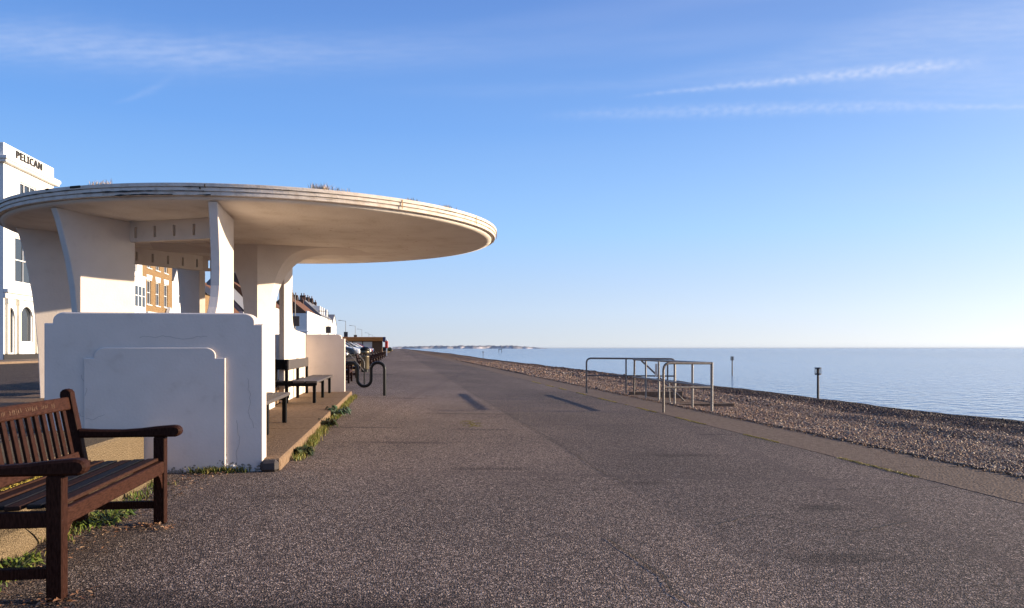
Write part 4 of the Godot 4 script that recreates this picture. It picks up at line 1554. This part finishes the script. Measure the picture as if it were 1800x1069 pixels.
	part(st, "ground_floor_bay", M.stucco, b)
	st = begin()
	prism(st, V2([[-.7, 0], [.7, 0], [0, .75]]), .0, .35, Transform3D(Basis(Vector3(0, 0, -1), Vector3.UP, Vector3(1, 0, 0)), Vector3(.1, 4.05, -7.6)))
	part(st, "porch_pediment", M.stucco, b)
	pitched(b, 9.7, 10.8, 2.6, 9.0, M.roof_tile)
	chimney(b, -4.5, 9.2, 12, 15, 1.6, .8, 4, M.chimney)
	# white gabled house
	b = house("gabled_house", "narrow white gabled house at the right of the brick house", 87.5, 91.8, 7.6, M.stucco, [[2.4, 5.4, 1.1, 1.7], [2.6, 1.3, 1.0, 1.8]])
	gabled(b, 4.3, 7.6, 2.2, 9.0, M.slate, M.stucco)
	# further houses up to the gap
	b = house("white_house", "plain white house framed between two shelter fins", 92.0, 101.5, 8.4, M.stucco, [[1, 1.2, 1, 1.8], [4, 1.2, 1, 1.8], [7, 1.2, 1, 1.8], [1, 4.8, 1, 1.8], [4, 4.8, 1, 1.8], [7, 4.8, 1, 1.8]])
	pitched(b, 9.5, 8.4, 2.6, 9.0, M.roof_tile)
	chimney(b, -4.5, 8.8, 10, 13.2, 1.6, .8, 4, M.chimney)
	b = house("dark_roofed_house", "brick house with dark roof and a white bay window", 101.7, 112.0, 7.2, M.brick, [[2, 1.2, 1, 1.7], [2, 4.4, 1, 1.6], [6, 4.4, 1, 1.6]])
	pitched(b, 10.3, 7.2, 3.2, 9.0, M.dark_trim)
	st = begin()
	bb(st, Vector3(.9, 3.2, -4.4), Vector3(.003, 6.6, -6.6), .03)
	part(st, "bay", M.white_paint, b)
	b = house("cottage", "low brick cottage with broad tiled roof and white veranda", 112.2, 126.0, 5.2, M.brick, [[2, 2.4, 1, 1.6], [6, 2.4, 1, 1.6], [10, 2.4, 1, 1.6]])
	pitched(b, 13.8, 5.2, 4.6, 9.0, M.roof_tile)
	st = begin()
	prism(st, V2([[.003, 2.9], [1.7, 2.3], [1.7, 2.15], [.003, 2.7]]), -13.0, -.6)
	part(st, "veranda", M.stucco_cream, b)
	chimney(b, -2.0, 9.5, 6.5, 9.6, .9, .8, 2, M.brick)
	b = house("slate_house", "house with tall grey slate roof beyond the cottage", 126.2, 139.0, 6.2, M.stucco_grey, [[2, 2.4, 1, 1.6], [6, 2.4, 1, 1.6], [10, 2.4, 1, 1.6]])
	pitched(b, 12.8, 6.2, 5.0, 9.0, M.slate)
	chimney(b, -4.5, 3, 10, 13, 1.6, .8, 4, M.chimney)
	b = house("white_house", "white house with dark chimneys seen through the shelter arch", 139.2, 172.0, 8.4, M.stucco, [[3, 1.2, 1, 1.8], [9, 1.2, 1, 1.8], [15, 1.2, 1, 1.8], [21, 1.2, 1, 1.8], [27, 1.2, 1, 1.8], [3, 5, 1, 1.8], [9, 5, 1, 1.8], [15, 5, 1, 1.8], [21, 5, 1, 1.8], [27, 5, 1, 1.8]])
	pitched(b, 32.8, 8.4, 3.4, 9.0, M.roof_tile)
	for e2 in [[6.0, 13.6, 3], [19.0, 14.6, 4], [31.0, 13.8, 2]]:
		chimney(b, -4.5, e2[0], 10, e2[1], 1.5, 1.0, e2[2], M.chimney)
	# long white terrace at the end
	holes = []
	for k in 8:
		holes.append([2.5 + k * 4.4, 5.6, 1.4, 2.5])
		holes.append([2.5 + k * 4.4, 1.6, 1.4, 2.6])
	b = house("white_terrace", "long white terrace with red-brown roof and many chimneys beyond the shelter", 213.0, 250.0, 9.6, M.stucco, holes, 11.0)
	st = begin()
	bb(st, Vector3(.25, 4.85, .22), Vector3(-11.2, 5.15, -37.0), .03)
	part(st, "string_course", M.white_paint, b)
	st = begin()
	bb(st, Vector3(.15, 9.6, .1), Vector3(-.3, 10.2, -37.0), .03)
	part(st, "parapet", M.stucco, b)
	pitched(b, 36.9, 9.62, 4.6, 11.0, M.roof_tile, .0)
	chimney(b, -4.2, .9, 11, 14.9, 1.3, 1.0, 2, M.chimney)
	chimney(b, -5.5, 12, 12, 14.5, 1.5, 1.2, 3, M.chimney)
	chimney(b, -5.5, 22, 12, 15.6, 1.2, 1.4, 1, M.chimney)
	chimney(b, -5.5, 34, 12, 15.0, 1.6, 1.2, 3, M.chimney)
	b = house("grey_roofed_terrace", "taller grey slate-roofed terrace behind the end of the white terrace", 250.5, 292.0, 10.4, M.stucco, [[3, 2, 1.4, 2.4], [9, 2, 1.4, 2.4], [15, 2, 1.4, 2.4], [22, 2, 1.4, 2.4], [30, 2, 1.4, 2.4], [3, 6, 1.4, 2.4], [9, 6, 1.4, 2.4], [15, 6, 1.4, 2.4], [22, 6, 1.4, 2.4], [30, 6, 1.4, 2.4]], 11.0)
	pitched(b, 41.5, 10.4, 5.2, 11.0, M.slate)
	for a in [1.5, 12.0, 24.0, 36.0]:
		chimney(b, -5.5, a, 13, 16.3 + fmod(a, 5.0) * .2, 1.5, 1.4, 2, M.chimney)
	for a in [4.0, 10.0, 17.0, 28.0]:
		st = begin()
		bb(st, Vector3(-.6, 11.0, -a), Vector3(-3.5, 13.6, -a - 2.4), .03)
		part(st, "dormer", M.stucco, b)
	b = house("end_house", "small white gabled house at the far end of the row", 292.5, 312.0, 9.2, M.stucco, [[8, 5.4, 3.5, 2.0, "casement"], [3, 1.4, 1.6, 2], [12, 1.4, 1.6, 2]], 11.0)
	gabled(b, 19.5, 9.2, 3.6, 11.0, M.slate, M.stucco)


# ---------------------------------------------------------------- cars
func make_car(paint: Material, tall: float, label: String) -> Node3D:
	# nose towards +x (the sea); 4.2 m long
	var c := thing("parked_car", label, "car", -6, .4, 60, 0, "cars parked nose-in along the low wall")
	var st := begin()
	var low := [[-2.1, .35], [-2.12, .62], [-2.05, .92], [-1.0, .98], [.75, .96], [1.5, .88], [1.95, .74], [2.1, .55], [2.08, .3], [1.6, .22], [-1.7, .22]]
	var rings := []
	for e in [[-.86, .90, .05], [-.83, .97, .02], [-.7, 1.0, 0.0], [.7, 1.0, 0.0], [.83, .97, .02], [.86, .90, .05]]:
		var ring := []
		for p in low:
			ring.append(Vector3(p[0] * e[1], p[1] + (e[2] if p[1] < .5 else -e[2]), e[0]))
		rings.append(ring)
	loft(st, rings)
	# roof panel and pillars
	var roof := [[-1.75, .95], [-1.62, tall - .08], [-1.2, tall], [-.1, tall], [.15, tall - .06]]
	for z in [-.74, .74]:
		pass
	bb(st, Vector3(-1.6, tall - .06, -.62), Vector3(.1, tall, .62), .03)
	for z in [-1.0, 1.0]:
		for e in [[Vector3(.95, .95, z * .78), Vector3(.08, tall - .03, z * .62)], [Vector3(-.45, .96, z * .8), Vector3(-.5, tall - .03, z * .64)], [Vector3(-1.9, .95, z * .78), Vector3(-1.58, tall - .03, z * .62)]]:
			tube(st, PackedVector3Array([e[0], e[1]]), .045, 6)
	part(st, "body", paint, c)
	st = begin()
	var cab := []
	for e in [[.94, .94, -1.88], [tall - .04, .1, -1.58]]:
		var hw := .76 if e[0] < 1.0 else .6
		cab.append([Vector3(e[1], e[0], -hw), Vector3(e[1], e[0], hw), Vector3(e[2], e[0], hw), Vector3(e[2], e[0], -hw)])
	loft(st, cab)
	part(st, "windows", M.glass, c)
	for x in [-1.28, 1.3]:
		for z in [-.78, .78]:
			st = begin()
			var xf := Transform3D(Basis(Vector3(1, 0, 0), Vector3(0, 0, 1), Vector3(0, -1, 0)), Vector3(x, .31, z))
			var t2 := begin()
			lathe(t2, [Vector2(0, -.1), Vector2(.27, -.1), Vector2(.31, -.06), Vector2(.31, .06), Vector2(.27, .1), Vector2(0, .1)], 16)
			st.append_from(t2.commit(), 0, xf)
			var wl := part(st, "wheel", M.tyre, c)
			t2 = begin()
			lathe(t2, [Vector2(0, -.11), Vector2(.19, -.11), Vector2(.2, 0), Vector2(.19, .11), Vector2(0, .11)], 12)
			st = begin()
			st.append_from(t2.commit(), 0, xf)
			part(st, "rim", M.rim_alloy, wl)
	for z in [-.62, .62]:
		st = begin()
		bx(st, Vector3(1.93, .66, z), Vector3(.2, .13, .3), .03)
		part(st, "headlight", M.lamp_glass, c)
		st = begin()
		bx(st, Vector3(-2.06, .78, z), Vector3(.08, .2, .22), .02)
		part(st, "tail_light", M.tail, c)
		st = begin()
		bx(st, Vector3(.78, 1.02, z * 1.5), Vector3(.12, .11, .16), .03)
		part(st, "mirror", paint, c)
	return c


func build_cars() -> void:
	var paints := {"dark": mat(lin(.02, .022, .03), .2, {spec = .6}), "white": mat(lin(.75, .75, .74), .25, {spec = .6}), "silver": mat(lin(.4, .43, .46), .25, {metal = .5}), "red": mat(lin(.25, .02, .02), .25, {spec = .6}), "blue": mat(lin(.03, .06, .16), .25, {spec = .6})}
	var row := [[70.0, "dark", 1.75, "dark tall car nearest the shelter in the parked row"], [78.0, "white", 1.48, "white car with sunlit bonnet second from the shelter"], [86.0, "silver", 1.5, "silver car third along behind the litter bin"], [92.0, "dark", 1.5, "black car fourth along the parked row"], [98.0, "white", 1.45, "white car fifth along the parked row"], [104.0, "silver", 1.45, "silver car sixth along near the kiosk"], [110.0, "white", 1.45, "white car seventh along the parked row"], [116.0, "red", 1.45, "red car just before the orange kiosk"], [122.0, "blue", 1.45, "blue car last before the orange kiosk"]]
	for e in row:
		var c := make_car(paints[e[1]], e[2], e[3])
		c.transform = F * Transform3D(Basis(Vector3.UP, 0), Vector3(-5.6, .4, -e[0]))


# ---------------------------------------------------------------- street furniture in the distance
func build_furniture() -> void:
	# looping cycle rack just past the shelter
	var o := thing("cycle_rack", "black wavy tubular cycle rack beyond the shelter's far wall", "cycle rack", -.33, 0, 21.0)
	var st := begin()
	var p := PackedVector3Array()
	var r := .17
	p.append(Vector3(0, -.05, 0))
	var x := 0.0
	for k in 3:
		for j in 13:
			var a := PI * j / 12.0
			if k % 2 == 0:
				p.append(Vector3(x - r + r * cos(a), .66 + r * sin(a), 0))
			else:
				p.append(Vector3(x - r + r * cos(a), .40 - r * sin(a), 0))
		x -= 2 * r
	p.append(Vector3(x, -.05, 0))
	tube(st, p, .04, 12)
	part(st, "loop", M.black_metal, o)
	# sloping handrails of the ramp up to the road
	o = thing("ramp_handrail", "thin white sloping handrail beyond the shelter's far wall", "handrail", -1.6, 0, 25.0)
	for e in [[0.0, 25.0], [-.32, 25.2]]:
		st = begin()
		var z: float = -(e[1] - 25.0)
		tube(st, bent([Vector3(.6, .58 + e[0], z), Vector3(.6, .80 + e[0], z), Vector3(.05, 1.46 + e[0], z)], .06), .010, 8)
		part(st, "rail", M.galv, o)
		st = begin()
		tube(st, PackedVector3Array([Vector3(.6, 0, z), Vector3(.6, .6 + e[0], z)]), .02, 8)
		part(st, "post", M.black_metal, o)
	# litter bin
	o = thing("litter_bin", "black and brass domed litter bin among the far benches", "litter bin", -1.63, 0, 41.5)
	st = begin()
	lathe(st, [Vector2(0, 0), Vector2(.19, 0), Vector2(.19, .12), Vector2(.2, .14)], 20)
	lathe(st, [Vector2(.235, 1.08), Vector2(.25, 1.1), Vector2(.24, 1.17), Vector2(.15, 1.25), Vector2(0, 1.28)], 20, Vector3.ZERO, true)
	for k in 4:
		bx(st, Vector3(.2, .95, 0), Vector3(.03, .3, .05), 0.0, Transform3D(Basis(Vector3.UP, PI / 2 * k + .4), Vector3.ZERO))
	part(st, "base_and_lid", M.black_metal, o)
	st = begin()
	lathe(st, [Vector2(.2, .14), Vector2(.215, .2), Vector2(.215, .74), Vector2(.225, .76), Vector2(.225, .82), Vector2(.19, .82)], 20, Vector3.ZERO, true)
	part(st, "body", M.brass, o)
	st = begin()
	lathe(st, [Vector2(.2, .92), Vector2(.232, .94), Vector2(.232, 1.06), Vector2(.2, 1.08)], 20, Vector3.ZERO, true)
	part(st, "band", M.brass, o)
	# lamp posts along the road
	var k := 0
	var names := ["seen at the far end of the shelter fin", "with dark banner before the grey terrace", "first standing clear against the sky", "second standing clear against the sky", "third standing clear against the sky", "fourth, thin and far above the kiosk", "fifth, thin and far above the kiosk", "farthest in the row"]
	for s in [109.5, 160.6, 214.0, 262.0, 310.0, 385.0, 440.0, 520.0]:
		o = thing("street_lamp", "grey street lamp with short arm, " + names[k], "street lamp", -13.3, .4, s, 0, "street lamps along the seafront road")
		st = begin()
		tube(st, PackedVector3Array([Vector3.ZERO, Vector3(0, 4, 0), Vector3(0, 7.8, 0)]), .1, 8, .06)
		part(st, "column", M.lamp_post, o)
		st = begin()
		tube(st, PackedVector3Array([Vector3(0, 7.75, 0), Vector3(-1.3, 7.95, 0)]), .05, 6)
		part(st, "arm", M.lamp_post, o)
		st = begin()
		bx(st, Vector3(-1.5, 7.95, 0), Vector3(.75, .14, .28), .04)
		part(st, "lantern", M.lamp_post, o)
		st = begin()
		bx(st, Vector3(.05, 4.3, .12), Vector3(1.0, 1.25, .08), .02)
		bx(st, Vector3(0, 4.95, .12), Vector3(1.1, .06, .06))
		part(st, "banner", M.post_dark, o)
		k += 1
	# orange-roofed kiosk
	o = thing("seafront_kiosk", "long low kiosk with orange fascia roof at the end of the cars", "kiosk", -5.4, .4, 150.0)
	st = begin()
	bb(st, Vector3(-4.6, 0, 0), Vector3(2.6, .9, -5), .02)
	bb(st, Vector3(-4.6, 1.95, 0), Vector3(2.6, 2.1, -5), .02)
	for e in [-4.6, -2.8, -1.0, .8, 2.42]:
		bb(st, Vector3(e, .9, 0), Vector3(e + .18, 1.95, -.2))
	bb(st, Vector3(-4.6, .9, -4.8), Vector3(2.6, 1.95, -5))
	part(st, "wall", M.hut_wood, o)
	for e in 4:
		st = begin()
		bb(st, Vector3(-4.42 + e * 1.8, .9, -.08), Vector3(-2.8 + e * 1.8, 1.95, -.1))
		var w := part(st, "window", M.curtain if e < 3 else M.hut_wood, o)
	st = begin()
	prism(st, V2([[0.35, 2.08], [.4, 2.12], [.4, 2.78], [-2.4, 2.86], [-5.3, 2.2], [-5.3, 2.1]]), -5.0, 2.8, Transform3D(Basis(Vector3(0, 0, 1), Vector3.UP, Vector3(-1, 0, 0)), Vector3(-2.0, 0, 0)))
	part(st, "roof", M.orange, o)
	st = begin()
	bx(st, Vector3(3.0, 2.35, .2), Vector3(.5, .95, .5), .03)
	part(st, "end_sign", M.navy, o)
	# lifebuoy cabinet on a white post
	o = thing("lifebuoy_station", "red lifebuoy cabinet on a white post beside the promenade", "lifebuoy station", -1.75, 0, 131.0)
	st = begin()
	bx(st, Vector3(0, .6, 0), Vector3(.18, 1.2, .18), .01)
	part(st, "post", M.white_paint, o)
	st = begin()
	bx(st, Vector3(0, 1.75, 0), Vector3(.5, 1.1, .3), .06)
	part(st, "cabinet", M.red, o)
	st = begin()
	bx(st, Vector3(0, 2.42, 0), Vector3(.42, .22, .26), .06)
	part(st, "cap", M.white_paint, o)
	# dark bush at the far end
	leaf_clump("far_bush", "dark round bush at the far end of the promenade", -3.0, 0, 230.0, 1.6, 3.0, 900, .7, [Color(.03, .04, .02), Color(.05, .06, .03)], 41)
	# frame standing in the water far out
	o = Node3D.new()
	o.name = "sea_frame"
	add_child(o)
	o.position = Vector3(-13.0, -4.5, -900.0)
	tag(o, "small dark square frame standing far out in the sea", "marker")
	for e in [[-1.6, 0.0], [1.6, 0.0]]:
		st = begin()
		bx(st, Vector3(e[0], 2.2, 0), Vector3(.5, 4.4, .5))
		part(st, "leg", M.post_dark, o)
	st = begin()
	bx(st, Vector3(0, 4.4, 0), Vector3(3.7, .6, .6))
	part(st, "beam", M.post_dark, o)


func _ready() -> void:
	rng.seed = 1234
	noise.seed = 3
	noise.frequency = 0.01
	noise.fractal_octaves = 3
	F = Transform3D(Basis(Vector3.UP, asin(0.1392)), Vector3.ZERO)
	# ---- camera: level, lens shifted up
	var cam := Camera3D.new()
	cam.name = "camera"
	cam.projection = Camera3D.PROJECTION_FRUSTUM
	cam.near = 0.1
	cam.far = 20000.0
	cam.size = 0.1 * 1069.0 / 1430.0
	cam.frustum_offset = Vector2(0, 0.1 * 77.5 / 1430.0)
	add_child(cam)
	cam.position = Vector3(0, 1.2, 0)
	cam.current = true
	# ---- sky, air, exposure
	var we := WorldEnvironment.new()
	we.name = "world_environment"
	var e := Environment.new()
	e.background_mode = Environment.BG_SKY
	var sky := Sky.new()
	sky.sky_material = make_sky()
	e.sky = sky
	e.background_energy_multiplier = 0.56
	e.tonemap_mode = Environment.TONE_MAPPER_LINEAR
	e.tonemap_exposure = 1.9
	e.sdfgi_enabled = true
	e.ssao_enabled = true
	e.ssil_enabled = true
	e.fog_enabled = true
	e.fog_density = 0.000025
	e.fog_light_color = Color(.80, .87, .97)
	we.environment = e
	add_child(we)
	# ---- sun: low over the sea on the right
	var sun := DirectionalLight3D.new()
	sun.name = "sun"
	sun.light_color = Color(1.0, .915, .80)
	sun.light_energy = 1.6
	sun.light_angular_distance = 0.4
	sun.shadow_enabled = true
	add_child(sun)
	sun.look_at_from_position(sun_dir() * 50.0, Vector3.ZERO, Vector3.UP)
	make_materials()
	# ---- large structure
	build_ground()
	build_kerbs()
	build_shelter()
	build_buildings()
	# ---- objects
	var near := memorial_bench("dark brown wooden bench with carved top rail in the left foreground", "wooden benches along the left kerb")
	carve_rail(near)
	shelter_bench(true, "black-legged bench in the shelter mostly hidden behind the near wall")
	shelter_bench(false, "black-legged bench with grey planks against the shelter's far wall")
	var plain := memorial_bench("dark bench nearest beyond the shelter beside the cycle rack", "wooden benches along the left kerb")
	plain.transform = F * Transform3D(Basis.IDENTITY, Vector3(-1.9, 0, -24.5))
	var wh := ["second", "third", "fourth", "fifth", "sixth", "seventh", "eighth", "ninth", "tenth", "eleventh", "twelfth", "thirteenth"]
	for k in 12:
		copy(plain, "garden_bench", "dark wooden bench by the kerb, %s in the row beyond the shelter" % wh[k], -1.9, 0, [29.0, 34.0, 46.0, 52.0, 58.0, 65.0, 73.0, 82.0, 92.0, 103.0, 115.0, 140.0][k])
	build_railings()
	beacon("nearer sea beacon, black cage on a thin post, right of the railings", 25.96, 69.0, -.5, .27)
	beacon("second sea beacon with small cage, between the railings and the nearer one", 37.9, 140.0, -.3, .29)
	beacon("farthest thin sea beacon, left above the shingle", -13.5, 380.0, -.4, .35)
	build_furniture()
	build_cars()
	build_plants()
	scatter_pebbles()
